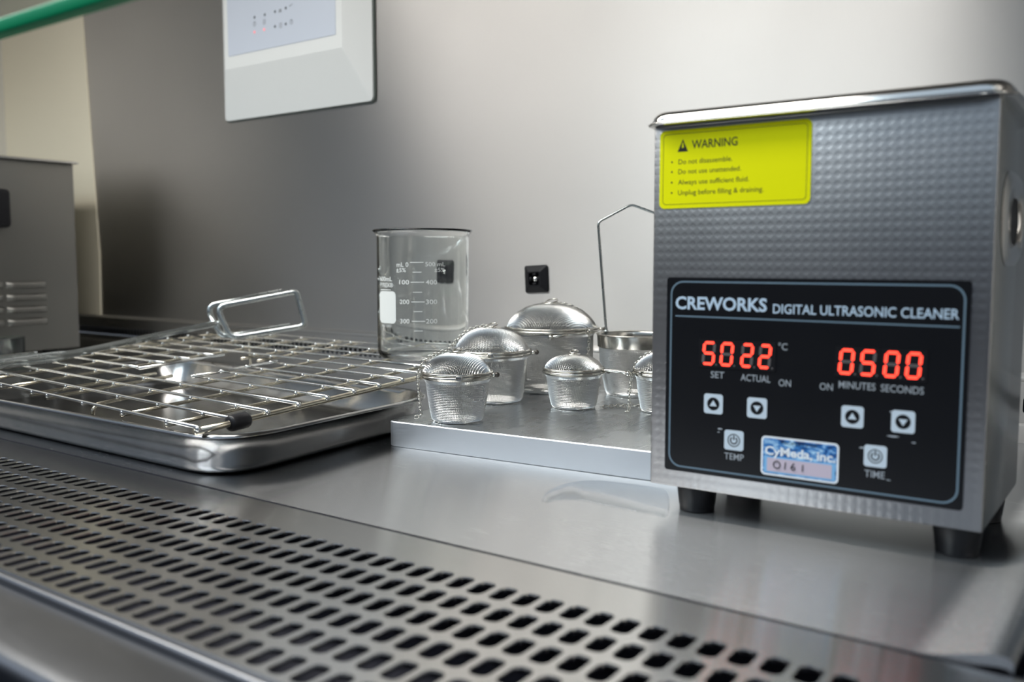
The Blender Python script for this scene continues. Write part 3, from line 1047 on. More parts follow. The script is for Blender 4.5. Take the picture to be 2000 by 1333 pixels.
# ================================================================ CABLE TIE MOUNTS
def make_mount(name, label, x, z, rz=0.0):
    t = thing(name, label, 'cable mount', (x, YB, z), 0, 'black adhesive cable mounts on the back wall')
    mbx = MB()
    h = 0.0142
    base = rrect(-h, -h, h, h, 0.0022, 4)
    top = rrect(-0.0078, -0.0078, 0.0078, 0.0078, 0.0016, 4)
    inn = rrect(-0.0066, -0.0066, 0.0066, 0.0066, 0.0014, 4)
    n = len(base)
    Wf = Matrix(((1, 0, 0, 0), (0, 0, -1, 0), (0, 1, 0, 0), (0, 0, 0, 1))) @ Matrix.Rotation(rz, 4, 'Z')
    vs = [(*p, 0.0) for p in base] + [(*p, 0.0016) for p in base] + [(*p, 0.0056) for p in top] + [(*p, 0.0056) for p in inn] + [(*p, 0.0012) for p in inn]
    fs = []
    for k in range(4):
        for q in range(n):
            q2 = (q + 1) % n
            fs.append((k * n + q, k * n + q2, (k + 1) * n + q2, (k + 1) * n + q))
    fs.append(tuple(4 * n + q for q in range(n)))
    mbx.add(vs, fs, 0, False, Wf)
    for a in (0, 90, 180, 270):
        mbx.box((0.0050, 0, 0.0040), (0.0022, 0.0046, 0.0026), 0.0004, 1, 0, Wf @ Matrix.Rotation(R(a), 4, 'Z'))
    mbx.build('base', M['blackplastic'], t)
    mbx = MB()
    mbx.lathe([(0.0, 0.0052), (0.0020, 0.0047), (0.0033, 0.0034), (0.0035, 0.0012)], 20, (0, 0, 0), 0, True, False, Wf)
    mbx.build('screw', M['polish'], t)
    return t


make_mount('cable_tie_mount', 'square black cable tie mount on the bare back wall, behind the largest strainer', -0.3185, 0.1195, R(3))
make_mount('cable_tie_mount', 'square black cable tie mount on the back wall, seen through the glass beaker', -0.4385, 0.1215, R(-2))

# ================================================================ TRAY
tray = thing('metal_tray', 'shallow stainless tray with rounded corners under the wire rack', 'tray', (-0.47, 0.03, 0))
TO = Vector((-0.47, 0.03, 0))


def quad_round(c, r, n=7):
    """rounded outline through four corners FR, BR, BL, FL"""
    pts = []
    for i in range(4):
        p = Vector(c[i])
        a = (Vector(c[i - 1]) - p).normalized()
        b = (Vector(c[(i + 1) % 4]) - p).normalized()
        s0, s1 = p + a * r, p + b * r
        for k in range(n + 1):
            t = k / n
            pts.append(s0 * (1 - t) ** 2 + p * 2 * t * (1 - t) + s1 * t ** 2)
    return pts


rimq = [(-0.2410, -0.0990), (-0.2640, 0.1300), (-0.690, 0.172), (-0.715, -0.1010)]
botq = [(-0.2500, -0.0950), (-0.2745, 0.120), (-0.679, 0.160), (-0.706, -0.0925)]


def lerpq(t):
    return [tuple(Vector(a) * (1 - t) + Vector(b) * t for a, b in [(Vector(botq[i]), Vector(rimq[i]))])[0] for i in range(4)]


def growq(q, d):
    c = sum((Vector(p) for p in q), Vector((0, 0))) / 4
    return [Vector(p) + Vector((d * math.copysign(1, p[0] - c.x), d * math.copysign(1, p[1] - c.y))) for p in q]


ZR = 0.0278


def footq(u):
    # rounded foot of the wall: from the wall line round to the flat underside
    a, b, c = lerpq(0.24), lerpq(0), growq(lerpq(0), -0.0065)
    return [Vector(p) * (1 - u) ** 2 + Vector(q) * 2 * u * (1 - u) + Vector(r) * u * u for p, q, r in zip(a, b, c)], 0.0066 * (1 - u) ** 2 + 0.0003, 0.038 + 0.004 * (1 - u)


prof = [footq(u / 8) for u in range(8, -1, -1)] + [(lerpq(0.5), 0.0150, 0.043),
        (lerpq(0.93), ZR - 0.0032, 0.044), (growq(lerpq(0.98), 0.0012), ZR - 0.0026, 0.046), (growq(lerpq(0.98), 0.0028), ZR - 0.0012, 0.047), (growq(lerpq(0.98), 0.0024), ZR + 0.0004, 0.047),
        (growq(lerpq(0.98), 0.0004), ZR + 0.0012, 0.046), (growq(lerpq(0.98), -0.0020), ZR + 0.0004, 0.045), (growq(lerpq(0.9), -0.002), ZR - 0.0035, 0.044),
        (growq(lerpq(0.45), -0.0012), 0.0150, 0.042), (growq(lerpq(0.13), -0.0012), 0.0065, 0.040), (growq(lerpq(0.02), -0.003), 0.0034, 0.038), (growq(lerpq(0), -0.008), 0.0018, 0.036), (growq(lerpq(0), -0.016), 0.0014, 0.034)]
loops = [[(p.x - TO.x, p.y - TO.y, z) for p in quad_round(q, r)] for q, z, r in prof]
n_ = len(loops[0])
fs = []
for k in range(len(loops) - 1):
    for q in range(n_):
        q2 = (q + 1) % n_
        fs.append((k * n_ + q, k * n_ + q2, (k + 1) * n_ + q2, (k + 1) * n_ + q))
fs.append(tuple(range(n_))[::-1])
fs.append(tuple((len(loops) - 1) * n_ + q for q in range(n_)))
mb = MB()
mb.add([p for lp in loops for p in lp], fs, 0, True)
mb.build('pan', M['traysteel'], tray, auto=60)

# ================================================================ WIRE RACK
RK = Vector((-0.49, 0.07, 0))
rack = thing('wire_rack', 'silver wire cooling rack with a hand hole lying over the tray', 'rack', tuple(RK))


def rk(x, y, dz=0.0):
    """rack plan position -> place in the cabinet; the rack rises a little to the back"""
    yy = y - 0.075 * (x + 0.27)
    xx = x - 0.065 * (y + 0.10)
    return Vector((xx, yy, 0.0345 + 0.045 * (yy + 0.10) + dz)) - RK


bars = [-0.265, -0.300, -0.3595, -0.419, -0.4785, -0.5065, -0.566, -0.6255, -0.685, -0.718]
wires = [-0.102 + 0.0287 * i for i in range(13)]
cx0, cx1, cy0, cy1 = -0.537, -0.447, 0.012, 0.110     # the hand hole
rw, rb = 0.00125, 0.0022
mb = MB()
for i, y in enumerate(wires):
    if cy0 < y < cy1:
        spans = [(-0.7205, cx0 - 0.004), (cx1 + 0.004, -0.263)]
    else:
        spans = [(-0.7205, -0.263)]
    for a, b in spans:
        n = 8
        pth = [rk(a + (b - a) * k / n, y) for k in range(n + 1)]
        mb.tube(pth, rw, 8)
        for xb_ in bars[1:-1]:
            if a < xb_ < b:
                mb.sphere(rk(xb_, y, -0.0012), 0.0020, 0, 8, 6)
        for xe in (a, b):
            if xe not in (cx0 - 0.004, cx1 + 0.004):
                mb.sphere(rk(xe, y, -0.0010), 0.0021, 0, 8, 6)
            else:
                mb.sphere(rk(xe, y, -0.0002), 0.0019, 0, 8, 6)
mb.build('cross_wires', M['rackwire'], rack)
for j, xb_ in enumerate(bars):
    ends = (j in (0, len(bars) - 1))
    ya_, yb_ = (-0.1035, 0.262)
    spans = [(ya_, yb_)]
    if cx0 < xb_ < cx1:
        spans = [(ya_, cy0), (cy1, yb_)]
    for a, b in spans:
        pth = [rk(xb_, a + (b - a) * k / 8, -0.0030) for k in range(9)]
        if a == ya_ and j == 3:
            # this bar turns down into a short foot at the front
            pth = [rk(xb_, a + 0.0085, -0.013), rk(xb_, a + 0.0090, -0.007), rk(xb_, a + 0.0125, -0.0036)] + pth[1:]
        mb = MB()
        mb.tube(pth, rb if ends else 0.0015, 8)
        mb.build('rack_bar', M['rackbar'], rack)
for xb_ in (-0.300, -0.685):
    # the rack's back legs reach down behind the tray
    p = rk(xb_, 0.250, -0.0036)
    q = Vector((p.x, p.y + 0.004, 0.0007))
    mb = MB()
    mb.tube([p, p + Vector((0, 0.002, -0.004)), q], 0.0015, 8)
    mb.build('rack_leg', M['rackbar'], rack)
for xe in (cx0, cx1):
    mb = MB()
    mb.tube([rk(xe, cy0, -0.001), rk(xe, cy1, -0.001)], 0.0014, 8)
    mb.build('hand_hole_edge', M['rackwire'], rack)
mb = MB()
pa, pb = rk(-0.265, -0.0765, -0.0030), rk(-0.265, -0.0605, -0.0030)
d = (pb - pa)
pth = [pa, pa + d * 0.04, pa + d * 0.12, pa + d * 0.5, pa + d * 0.88, pa + d * 0.96, pb]
mb.tube(pth, [0.0034, 0.0050, 0.0055, 0.0056, 0.0055, 0.0050, 0.0034], 16)
mb.build('rubber_sleeve', M['rubber'], rack)['label'] = 'black rubber sleeve'

# ================================================================ TONGS
TG = Vector((-0.62, 0.1, 0.06))
tongs = thing('tongs', 'long steel scissor tongs with a rectangular handle loop lying across the rack', 'tongs', tuple(TG))


def tw(x, y, z):
    return Vector((x, y, z)) - TG


def smooth_path(pts, n=6, closed=False):
    P = [Vector(p) for p in pts]
    out = []
    m = len(P)
    rng = range(m) if closed else range(m - 1)
    for i in rng:
        p0 = P[i - 1] if (i > 0 or closed) else P[i]
        p1, p2 = P[i], P[(i + 1) % m]
        p3 = P[(i + 2) % m] if (i + 2 < m or closed) else p2
        for k in range(n):
            t = k / n
            out.append(0.5 * ((2 * p1) + (-p0 + p2) * t + (2 * p0 - 5 * p1 + 4 * p2 - p3) * t * t + (-p0 + 3 * p1 - 3 * p2 + p3) * t ** 3))
    if not closed:
        out.append(P[-1])
    return out


def loop_path(dx, dy, dz):
    A, B, C_, D = Vector((-0.6195, 0.172, 0.0885)), Vector((-0.565, 0.238, 0.1045)), Vector((-0.5555, 0.2415, 0.0665)), Vector((-0.606, 0.180, 0.0545))
    o = Vector((dx, dy, dz))
    pts = []
    for P0, P1, P2, r0 in ((D, A, B, 0.012), (A, B, C_, 0.0045), (B, C_, D, 0.006), (C_, D, A, 0.010)):
        a = (P0 - P1).normalized() * r0
        b = (P2 - P1).normalized() * r0
        for k in range(5):
            t = k / 4
            pts.append((P1 + a) * (1 - t) ** 2 + P1 * 2 * t * (1 - t) + (P1 + b) * t ** 2 + o - TG)
    return pts


nrm = (0.77, -0.636, 0)
mb = MB()
mb.tube(loop_path(0, 0, 0), 0.0018, 10, True, 0, False, (1.75, nrm))
# arm from this loop down to its jaw
mb.tube(smooth_path([tw(-0.6165, 0.174, 0.0705), tw(-0.622, 0.165, 0.0690), tw(-0.636, 0.10, 0.0590), tw(-0.648, 0.03, 0.0485), tw(-0.647, 0.005, 0.0480), tw(-0.636, -0.05, 0.0465), tw(-0.628, -0.085, 0.045)]), 0.0034, 12, False, 0, True, (0.8, (0.3, 0, 1)))
mb.build('handle', M['tongs'], tongs)
mb = MB()
lp2 = loop_path(-0.0095, -0.0055, 0.0010)
mb.tube(lp2[0:6], 0.0017, 10, False, 0, True, (1.75, nrm))
mb.tube(lp2[14:20] + [lp2[0]], 0.0017, 10, False, 0, True, (1.75, nrm))
mb.tube(smooth_path([tw(-0.6225, 0.172, 0.0715), tw(-0.630, 0.16, 0.0680), tw(-0.644, 0.09, 0.0570), tw(-0.652, 0.03, 0.0465), tw(-0.648, 0.0, 0.0432), tw(-0.640, -0.05, 0.0425), tw(-0.634, -0.085, 0.041)]), 0.0030, 12, False, 0, True, (0.8, (0.3, 0, 1)))
mb.build('handle', M['tongs'], tongs)
mb = MB()
mb.tube(smooth_path([tw(-0.656, -0.005, 0.0500), tw(-0.657, -0.04, 0.0485), tw(-0.652, -0.08, 0.047)]), 0.0022, 8, False)
mb.build('jaw', M['tongs'], tongs)

# ================================================================ BEAKER
BX, BY, BZZ, BR = -0.3405, 0.1965, 0.0492, 0.0425
bk = thing('glass_beaker', 'tall clear glass beaker with white volume markings standing on the rack', 'beaker', (BX, BY, BZZ))
H = 0.1165
mb = MB()
prof = [(0.0, 0.0015), (0.030, 0.0012), (0.0345, 0.0), (0.0385, 0.0004), (0.0412, 0.0026), (BR, 0.0070), (BR, H - 0.0060), (BR + 0.0006, H - 0.0036), (BR + 0.0024, H - 0.0014),
        (BR + 0.0034, H - 0.0004), (BR + 0.0036, H + 0.0006), (BR + 0.0028, H + 0.0014), (BR + 0.0012, H + 0.0012), (BR - 0.0010, H - 0.0008), (BR - 0.0018, H - 0.004), (BR - 0.0020, 0.0080), (BR - 0.0034, 0.0050), (0.034, 0.0034), (0.0, 0.0032)]
nl = 96
vs, fs = [], []
spout = R(175)
for i in range(nl):
    a = 2 * PI * i / nl
    da = (a - spout + PI) % (2 * PI) - PI
    for r, z in prof:
        k = math.exp(-(da / 0.17) ** 2) * max(0, min(1, (z - (H - 0.012)) / 0.012))
        vs.append(((r + 0.007 * k) * math.cos(a), (r + 0.007 * k) * math.sin(a), z - 0.001 * k))
m_ = len(prof)
for i in range(nl):
    j = (i + 1) % nl
    for k in range(m_ - 1):
        fs.append((i * m_ + k, j * m_ + k, j * m_ + k + 1, i * m_ + k + 1))
mb.add(vs, fs, 0, True)
mb.build('vessel', M['glass'], bk)
A0 = math.atan2(CAM.y - BY, CAM.x - BX)
PPM = 2206.0


def ang(px):
    return A0 + math.asin(max(-0.999, min(0.999, (px - 826.0) / PPM / BR)))


def zrel(py):
    return 0.0358 + (627 - py) / 115.0 * 0.0520


def wrap_add(mbx, vs2, fs2, rr=BR + 0.00025, sub=True):
    mbx.add([(rr * math.cos(a), rr * math.sin(a), z) for a, z in vs2], fs2, 0)


mb = MB()


def strip(pxa, pxb, pya, pyb, n=6):
    a0, a1 = ang(pxa), ang(pxb)
    z0_, z1_ = zrel(pyb), zrel(pya)
    v2 = []
    for i in range(n + 1):
        a = a0 + (a1 - a0) * i / n
        v2 += [(a, z0_), (a, z1_)]
    wrap_add(mb, v2, [(2 * i, 2 * i + 2, 2 * i + 3, 2 * i + 1) for i in range(n)])


def btext(s, pxa, pxb, pyt, pyb, bold=0.01):
    vs2, fs2 = text_geo(s, bold)
    rv, _ = text_geo('H', bold)
    ax, bx_ = min(v.x for v in vs2), max(v.x for v in vs2)
    by_ = max(v.y for v in rv)
    a0, a1 = ang(pxa), ang(pxb)
    z0_, z1_ = zrel(pyb), zrel(pyt)
    wrap_add(mb, [(a0 + (v.x - ax) / (bx_ - ax) * (a1 - a0), z0_ + v.y / by_ * (z1_ - z0_)) for v in vs2], fs2)


for i, y in enumerate((512, 550.5, 589, 627)):
    strip(801 + i * 0.8, 827 + i * 0.8, y - 0.8, y + 0.8)
for i, y in enumerate((531, 570, 608, 646)):
    strip(806 + i * 0.6, 823 + i * 0.6, y - 0.7, y + 0.7)
btext('mL 0', 775, 798, 512, 520.5)
btext('500 mL', 830.5, 869, 511.5, 519.5)
btext('\u00b15%', 774, 793, 523, 531)
btext('\u00b15%', 848, 868, 522.5, 530.5)
for a, b, y in (('100', '400', 550.5), ('200', '300', 589), ('300', '200', 627)):
    btext(a, 780 + (y - 550) * 0.012, 799, y - 4.3, y + 4.3)
    btext(b, 831, 853, y - 4.3, y + 4.3)
btext('600mL', 741.5, 766, 540, 549)
btext('PYREX\u00ae', 741.5, 767.5, 552.5, 561)
strip(742.5, 763, 565.5, 567)
btext('No. 1003', 744.5, 763, 635, 640, 0.0)
pts = rrect(740, 569, 772.5, 632.5, 6, 6)
cxp = [(ang(p[0]), zrel(p[1])) for p in pts]
# patch as columns so that it follows the glass
cols_ = 12
v2 = []
for i in range(cols_ + 1):
    px = 740 + 32.5 * i / cols_
    e_ = min(px - 740, 772.5 - px)
    ins = 6 - math.sqrt(max(0, 36 - (6 - e_) ** 2)) if e_ < 6 else 0
    v2 += [(ang(px), zrel(632.5 - ins)), (ang(px), zrel(569 + ins))]
wrap_add(mb, v2, [(2 * i, 2 * i + 2, 2 * i + 3, 2 * i + 1) for i in range(cols_)])
mb.build('markings', M['enamel'], bk)['label'] = 'white printed scale and blank patch'

# ================================================================ METAL PLATE UNDER THE STRAINERS
plo = Vector((-0.2449, 0.049, 0))
mb = MB()
PT = 0.0190
pa_, pb_ = Vector((-0.2460, 0.0495)), Vector((-0.0100, 0.0672))
pc_, pd_ = Vector((-0.0250, 0.322)), Vector((-0.2985, 0.318))
outl = []
for P0, P1, P2 in ((pd_, pa_, pb_), (pa_, pb_, pc_), (pb_, pc_, pd_), (pc_, pd_, pa_)):
    a = (P0 - P1).normalized() * 0.007
    b = (P2 - P1).normalized() * 0.007
    for k in range(7):
        t = k / 6
        outl.append((P1 + a) * (1 - t) ** 2 + P1 * 2 * t * (1 - t) + (P1 + b) * t ** 2)
cc = sum(outl, Vector((0, 0))) / len(outl)
lp_ = []
for ins, z in ((0.0008, 0.0), (0.0, 0.0008), (0.0, PT - 0.0007), (0.0007, PT)):
    lp_.append([(p.x - math.copysign(ins, p.x - cc.x) - plo.x, p.y - math.copysign(ins, p.y - cc.y) - plo.y, z) for p in outl])
n_ = len(outl)
fs = []
for k in range(3):
    for q in range(n_):
        q2 = (q + 1) % n_
        fs.append((k * n_ + q, k * n_ + q2, (k + 1) * n_ + q2, (k + 1) * n_ + q))
fs.append(tuple(range(n_))[::-1])
mb.add([p for l_ in lp_ for p in l_], fs, 0)
mb.add(lp_[3], [tuple(range(n_))], 1)
tag(mb.build('metal_plate', [M['block'], M['blocktop']], None, tuple(plo)), 'thick scratched aluminium plate carrying the mesh strainers beside the cleaner', 'plate')

# ================================================================ MESH STRAINERS
MP = 0.00125      # mesh pitch
WT = 0.00085      # mesh wire


def wire_obj(mbx, name, parent):
    o = mbx.build(name, M['mesh'], parent)
    md = o.modifiers.new('weave', 'WIREFRAME')
    md.thickness = WT
    md.use_even_offset = False
    md.use_boundary = True
    md.use_replace = True
    return o


def side_mesh(r0, r1, z0_, z1_, belly=0.0, twist=0.0):
    mbx = MB()
    n = max(24, int(2 * PI * 0.5 * (r0 + r1) / MP))
    m = max(8, int((z1_ - z0_) / MP))
    vs2, fs2 = [], []
    for k in range(m + 1):
        t = k / m
        r = r0 + (r1 - r0) * t + belly * math.sin(PI * t)
        if t < 0.08 and z1_ - z0_ > 0.01:
            r -= (r0 * 0.04) * (1 - t / 0.08) ** 2
        z = z0_ + (z1_ - z0_) * t
        for i in range(n):
            a = 2 * PI * i / n + twist * t
            vs2.append((r * math.cos(a), r * math.sin(a), z))
    for k in range(m):
        for i in range(n):
            j = (i + 1) % n
            fs2.append((k * n + i, k * n + j, (k + 1) * n + j, (k + 1) * n + i))
    mbx.add(vs2, fs2, 0)
    return mbx


def disc_mesh(mbx, rad, zfun, rot=0.0):
    n = int(rad / MP) + 1
    idx = {}
    vs2, fs2 = [], []
    c_, s_ = math.cos(rot), math.sin(rot)
    for i in range(-n, n + 1):
        for j in range(-n, n + 1):
            x, y = i * MP, j * MP
            r = math.hypot(x, y)
            if r <= rad + MP * 0.5:
                k = min(1, rad / r) if r > 0 else 1
                idx[i, j] = len(vs2)
                x, y = x * k, y * k
                vs2.append((x * c_ - y * s_, x * s_ + y * c_, zfun(min(r, rad))))
    for (i, j), q in idx.items():
        if (i + 1, j) in idx and (i, j + 1) in idx and (i + 1, j + 1) in idx:
            fs2.append((q, idx[i + 1, j], idx[i + 1, j + 1], idx[i, j + 1]))
    mbx.add(vs2, fs2, 0)


def torus_link(mbx, c, d, up, ln, wd, r):
    d, up = Vector(d).normalized(), Vector(up)
    up = (up - d * up.dot(d)).normalized()
    pts = [Vector(c) + d * (ln * math.cos(2 * PI * i / 10)) + up * (wd * math.sin(2 * PI * i / 10)) for i in range(10)]
    mbx.tube(pts, r, 5, True)


def chain(mbx, pts, ln=0.0021):
    P = smooth_path(pts, 10)
    # walk the path at equal steps
    acc, out, step = 0.0, [P[0]], ln * 1.35
    for a, b in zip(P, P[1:]):
        L = (b - a).length
        while acc + L >= step:
            t = (step - acc) / L
            a = a + (b - a) * t
            out.append(a)
            L = (b - a).length
            acc = 0.0
        acc += L
    for i, (a, b) in enumerate(zip(out, out[1:])):
        d = b - a
        up = Vector((0, 0, 1)) if i % 2 else d.cross(Vector((0, 0, 1)))
        if up.length < 1e-6:
            up = Vector((1, 0, 0))
        torus_link(mbx, (a + b) / 2, d, up, ln, ln * 0.62, ln * 0.20)


def strainer(label, x, y, rr, rb_, hb, hd, rz, chain_pts=None, latch=None, hinge=None, lidrot=0.3, belly=0.0004, clasp=None):
    """covered tea strainer: mesh cup, rolled rims, domed mesh lid with a ring, hinge knob, chain"""
    t = thing('tea_strainer', label, 'strainer', (x, y, PT), rz, 'covered mesh tea strainers on the plate')
    mbx = side_mesh(rb_, rr * 0.875, 0.0012, hb - 0.0045, belly, 0.15)
    # the throat flares out to the rim
    mbx2 = side_mesh(rr * 0.875, rr * 0.985, hb - 0.0045, hb, 0)
    mbx.add(mbx2.v, mbx2.f, 0)
    disc_mesh(mbx, rb_ * 0.96, lambda r: 0.0009, 0.4)
    wire_obj(mbx, 'mesh_cup', t)
    rt = 0.0011
    mbx = MB()
    mbx.tube([(rr * math.cos(2 * PI * i / 64), rr * math.sin(2 * PI * i / 64), hb) for i in range(64)], rt, 8, True)
    mbx.lathe([(rr - 0.0012, hb - 0.0022), (rr + 0.0001, hb - 0.0006)], 64)
    mbx.build('cup_rim', M['ring'], t)
    mbx = MB()
    rl = rr * 0.94
    dz = hb + 0.0016
    disc_mesh(mbx, rl, lambda r: dz + 0.0012 + hd * (1 - (r / rl) ** 2.6) ** 0.75, lidrot)
    wire_obj(mbx, 'mesh_lid', t)
    mbx = MB()
    mbx.tube([(rr * 0.985 * math.cos(2 * PI * i / 64), rr * 0.985 * math.sin(2 * PI * i / 64), dz + 0.0008) for i in range(64)], rt * 0.9, 8, True)
    # small plate and ring on the crown of the lid
    mbx.lathe([(0.0, dz + hd + 0.0021), (rr * 0.20, dz + hd + 0.0019), (rr * 0.24, dz + hd + 0.0012), (rr * 0.22, dz + hd + 0.0008)], 24)
    ringr = rr * 0.13
    mbx.tube([(ringr * math.cos(2 * PI * i / 20), ringr * math.sin(2 * PI * i / 20), dz + hd + 0.0034 + 0.3 * ringr * math.sin(2 * PI * i / 20)) for i in range(20)], 0.0006, 6, True)
    mbx.build('lid_rim', M['ring'], t)
    a = hinge if hinge is not None else 0.0
    ca, sa = math.cos(a), math.sin(a)
    mbx = MB()
    mbx.tube([(rr * ca * 0.98, rr * sa * 0.98, hb + 0.0006), (rr * ca * 1.12, rr * sa * 1.12, hb + 0.0010)], 0.0016, 10)
    mbx.sphere((rr * ca * 1.14, rr * sa * 1.14, hb + 0.0010), 0.0021, 1, 10, 8)
    mbx.build('hinge', [M['ring'], M['darkmetal']], t)
    if latch is not None:
        ca, sa = math.cos(latch), math.sin(latch)
        mbx = MB()
        mbx.box((rr * 1.03, 0, hb + 0.0004), (0.0030, 0.0052, 0.0042), 0.0007, 2, 0, Matrix.Rotation(latch, 4, 'Z'))
        mbx.build('latch', M['ring'], t)
    if clasp:
        mbx = MB()
        mbx.tube([Vector(p) for p in clasp], 0.0013, 8, False, 0, True)
        mbx.sphere(clasp[-1], 0.0024, 0, 10, 8)
        mbx.build('clasp', M['ring'], t)
    if chain_pts:
        mbx = MB()
        chain(mbx, chain_pts)
        mbx.build('chain', M['ring'], t)
    return t


def loc(x, y, px, py, z):
    """point at height z on the view line through a photo pixel, relative to a strainer at x, y"""
    d = Vector(((px - 1000) / FPX, 1, -(py - 666.5) / FPX))
    r = Matrix.Rotation(YAW, 3, 'Z') @ Matrix.Rotation(PITCH, 3, 'X') @ d
    t = (z - CAM.z) / r.z
    p = CAM + r * t
    return Vector((p.x - x, p.y - y, z - PT))


VA = math.atan2(-0.648, 0.572)   # direction from the plate towards the photographer
# small strainer at the front left
xa_, ya_ = -0.2043, 0.0812
strainer('small covered mesh strainer at the front left corner of the plate', xa_, ya_, 0.0268, 0.0188, 0.0345, 0.0135, 0.0,
         chain_pts=[Vector((-0.006, -0.004, 0.053)), Vector((-0.0200, -0.0095, 0.047)), Vector((-0.0272, -0.0130, 0.036)), Vector((-0.0265, -0.0130, 0.015)), Vector((-0.0258, -0.0125, 0.003)), Vector((-0.0300, -0.0170, 0.0018))],
         latch=VA + 0.02, hinge=VA + 1.25, lidrot=0.2)
# medium strainer behind it
xb2, yb2 = -0.2432, 0.1750
strainer('medium covered mesh strainer just behind the small front left one', xb2, yb2, 0.0335, 0.0255, 0.0415, 0.0185, 0.0,
         chain_pts=[Vector((-0.004, 0.0, 0.0650)), Vector((-0.018, -0.010, 0.0605)), Vector((-0.0285, -0.0190, 0.0480)), Vector((-0.0330, -0.0215, 0.0415))],
         latch=VA - 0.1, hinge=VA + 1.30, lidrot=0.75)
# largest strainer at the back
xc2, yc2 = -0.2405, 0.2615
strainer('largest covered mesh strainer standing at the back of the plate', xc2, yc2, 0.0435, 0.0355, 0.0560, 0.0215, 0.0,
         chain_pts=[Vector((0.004, 0.0, 0.0815)), Vector((0.022, 0.005, 0.0770)), Vector((0.034, 0.006, 0.0660)), Vector((0.0405, 0.000, 0.0585)), Vector((0.0430, -0.004, 0.050)), Vector((0.0420, -0.005, 0.030))],
         latch=VA + 0.75, hinge=VA + 1.42, lidrot=1.2, belly=0.001, clasp=[(0.0408, -0.0080, 0.0570), (0.0330, -0.0260, 0.0545), (0.0240, -0.0370, 0.0525)])
# small strainer in the middle
xd2, yd2 = -0.1680, 0.1860
strainer('small covered mesh strainer in the middle of the plate before the handled cup', xd2, yd2, 0.0250, 0.0178, 0.0298, 0.0108, 0.0,
         chain_pts=[Vector((0.022, 0.006, 0.0015)), Vector((0.030, 0.018, 0.0016)), Vector((0.040, 0.026, 0.0016)), Vector((0.052, 0.030, 0.0016)), Vector((0.060, 0.026, 0.0016))],
         hinge=VA + 1.2, lidrot=0.9, clasp=[(0.0245, 0.004, 0.0318), (0.032, 0.008, 0.0314), (0.040, 0.009, 0.0308), (0.0465, 0.007, 0.0302)])
# small strainer half hidden by the cleaner
xf2, yf2 = -0.0977, 0.2111
strainer('small covered mesh strainer half hidden behind the ultrasonic cleaner', xf2, yf2, 0.0262, 0.0190, 0.0315, 0.0130, 0.0,
         chain_pts=[Vector((-0.010, -0.006, 0.048)), Vector((-0.020, -0.012, 0.038)), Vector((-0.0220, -0.0180, 0.020)), Vector((-0.0225, -0.0190, 0.0015)), Vector((-0.022, -0.026, 0.0015))],
         latch=VA - 1.1, hinge=VA + 1.5, lidrot=0.5)

# open cup with the tall wire bail
xe2, ye2 = -0.1622, 0.2815
cup = thing('handled_strainer_cup', 'open mesh strainer cup with steel band and tall wire bail handle', 'strainer', (xe2, ye2, PT))
mbx = side_mesh(0.0270, 0.0335, 0.0012, 0.0440, 0.0012, 0.1)
disc_mesh(mbx, 0.0262, lambda r: 0.0009, 0.2)
wire_obj(mbx, 'mesh_cup', cup)
mb = MB()
mb.lathe([(0.0345, 0.0430), (0.0350, 0.0434), (0.0356, 0.0530), (0.0364, 0.0542), (0.0360, 0.0550), (0.0350, 0.0544), (0.0342, 0.0530), (0.0336, 0.0436), (0.0345, 0.0430)], 72)
mb.build('band', M['ring'], cup)
mb = MB()


def byd(px, py, dist_pt):
    """point on a view line, at the depth of dist_pt, relative to the cup"""
    d = Vector(((px - 1000) / FPX, 1, -(py - 666.5) / FPX))
    rot = Matrix.Rotation(YAW, 3, 'Z') @ Matrix.Rotation(PITCH, 3, 'X')
    fwd = rot @ Vector((0, 1, 0))
    dep = (Vector(dist_pt) - CAM).dot(fwd)
    p = CAM + (rot @ d) * dep
    return p - Vector((xe2, ye2, PT))


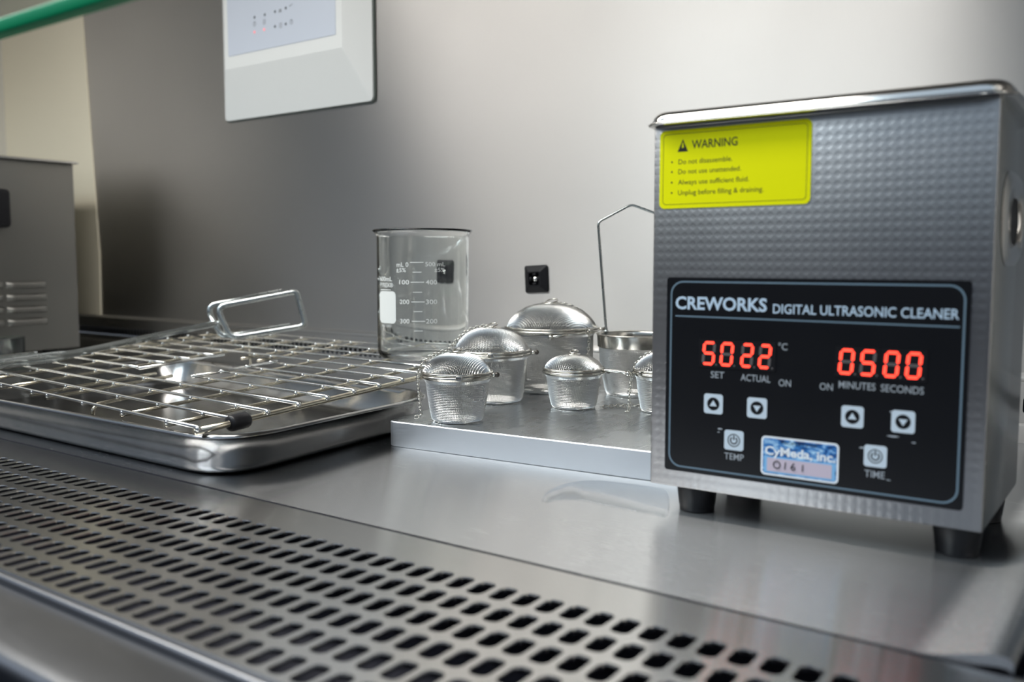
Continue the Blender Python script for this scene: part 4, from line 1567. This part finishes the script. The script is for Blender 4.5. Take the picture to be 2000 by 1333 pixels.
b0 = byd(1184, 648, (xe2 - 0.028, ye2 - 0.020, 0.07))
b1 = byd(1168, 434, (xe2 - 0.030, ye2 - 0.021, 0.17))
b2 = byd(1233, 399.5, (xe2, ye2, 0.18))
b3 = Vector((-b1.x, -b1.y, b1.z))
b4 = Vector((-b0.x, -b0.y, b0.z))
pth = [b0 + Vector((0, 0, -0.004)), b0]
for P0, P1, P2, r0 in ((b0, b1, b2, 0.004), (b1, b2, b3, 0.004), (b2, b3, b4, 0.004)):
    a = (P0 - P1).normalized() * r0
    b = (P2 - P1).normalized() * r0
    for k in range(6):
        t = k / 5
        pth.append((P1 + a) * (1 - t) ** 2 + P1 * 2 * t * (1 - t) + (P1 + b) * t ** 2)
pth += [b4, b4 + Vector((0, 0, -0.004))]
mb.tube(pth, 0.0012, 10)
mb.sphere(b0, 0.0022, 0, 10, 8)
mb.sphere(b4, 0.0022, 0, 10, 8)
mb.build('bail_handle', M['tongs'], cup)

# ================================================================ WATER ON THE WORK SURFACE
def fl(px, py):
    d = Vector(((px - 1000) / FPX, 1, -(py - 666.5) / FPX))
    r = Matrix.Rotation(YAW, 3, 'Z') @ Matrix.Rotation(PITCH, 3, 'X') @ d
    t = -CAM.z / r.z
    return CAM + r * t


front_ = [(1062, 982), (1080, 978), (1105, 977), (1135, 977), (1165, 984), (1200, 991), (1240, 999), (1275, 1004), (1304, 1008)]
back_ = [(1304, 962), (1270, 952), (1220, 945), (1160, 940), (1110, 945), (1075, 958), (1060, 972)]
pts = [fl(*p) for p in front_ + back_]
pc = sum(pts, Vector()) / len(pts)
P = smooth_path(pts, 4, True)
mb = MB()
n_ = len(P)
vs = [(p.x - pc.x, p.y - pc.y, 0.0002) for p in P] + [((p.x - pc.x) * 0.975, (p.y - pc.y) * 0.965, 0.0007) for p in P]
fs = [(i, (i + 1) % n_, n_ + (i + 1) % n_, n_ + i) for i in range(n_)] + [tuple(range(n_, 2 * n_))]
mb.add(vs, fs, 0, True)
tag(mb.build('water_puddle', M['water'], None, (pc.x, pc.y, 0)), 'thin clear water puddle on the work surface by the cleaner front left foot', 'puddle')
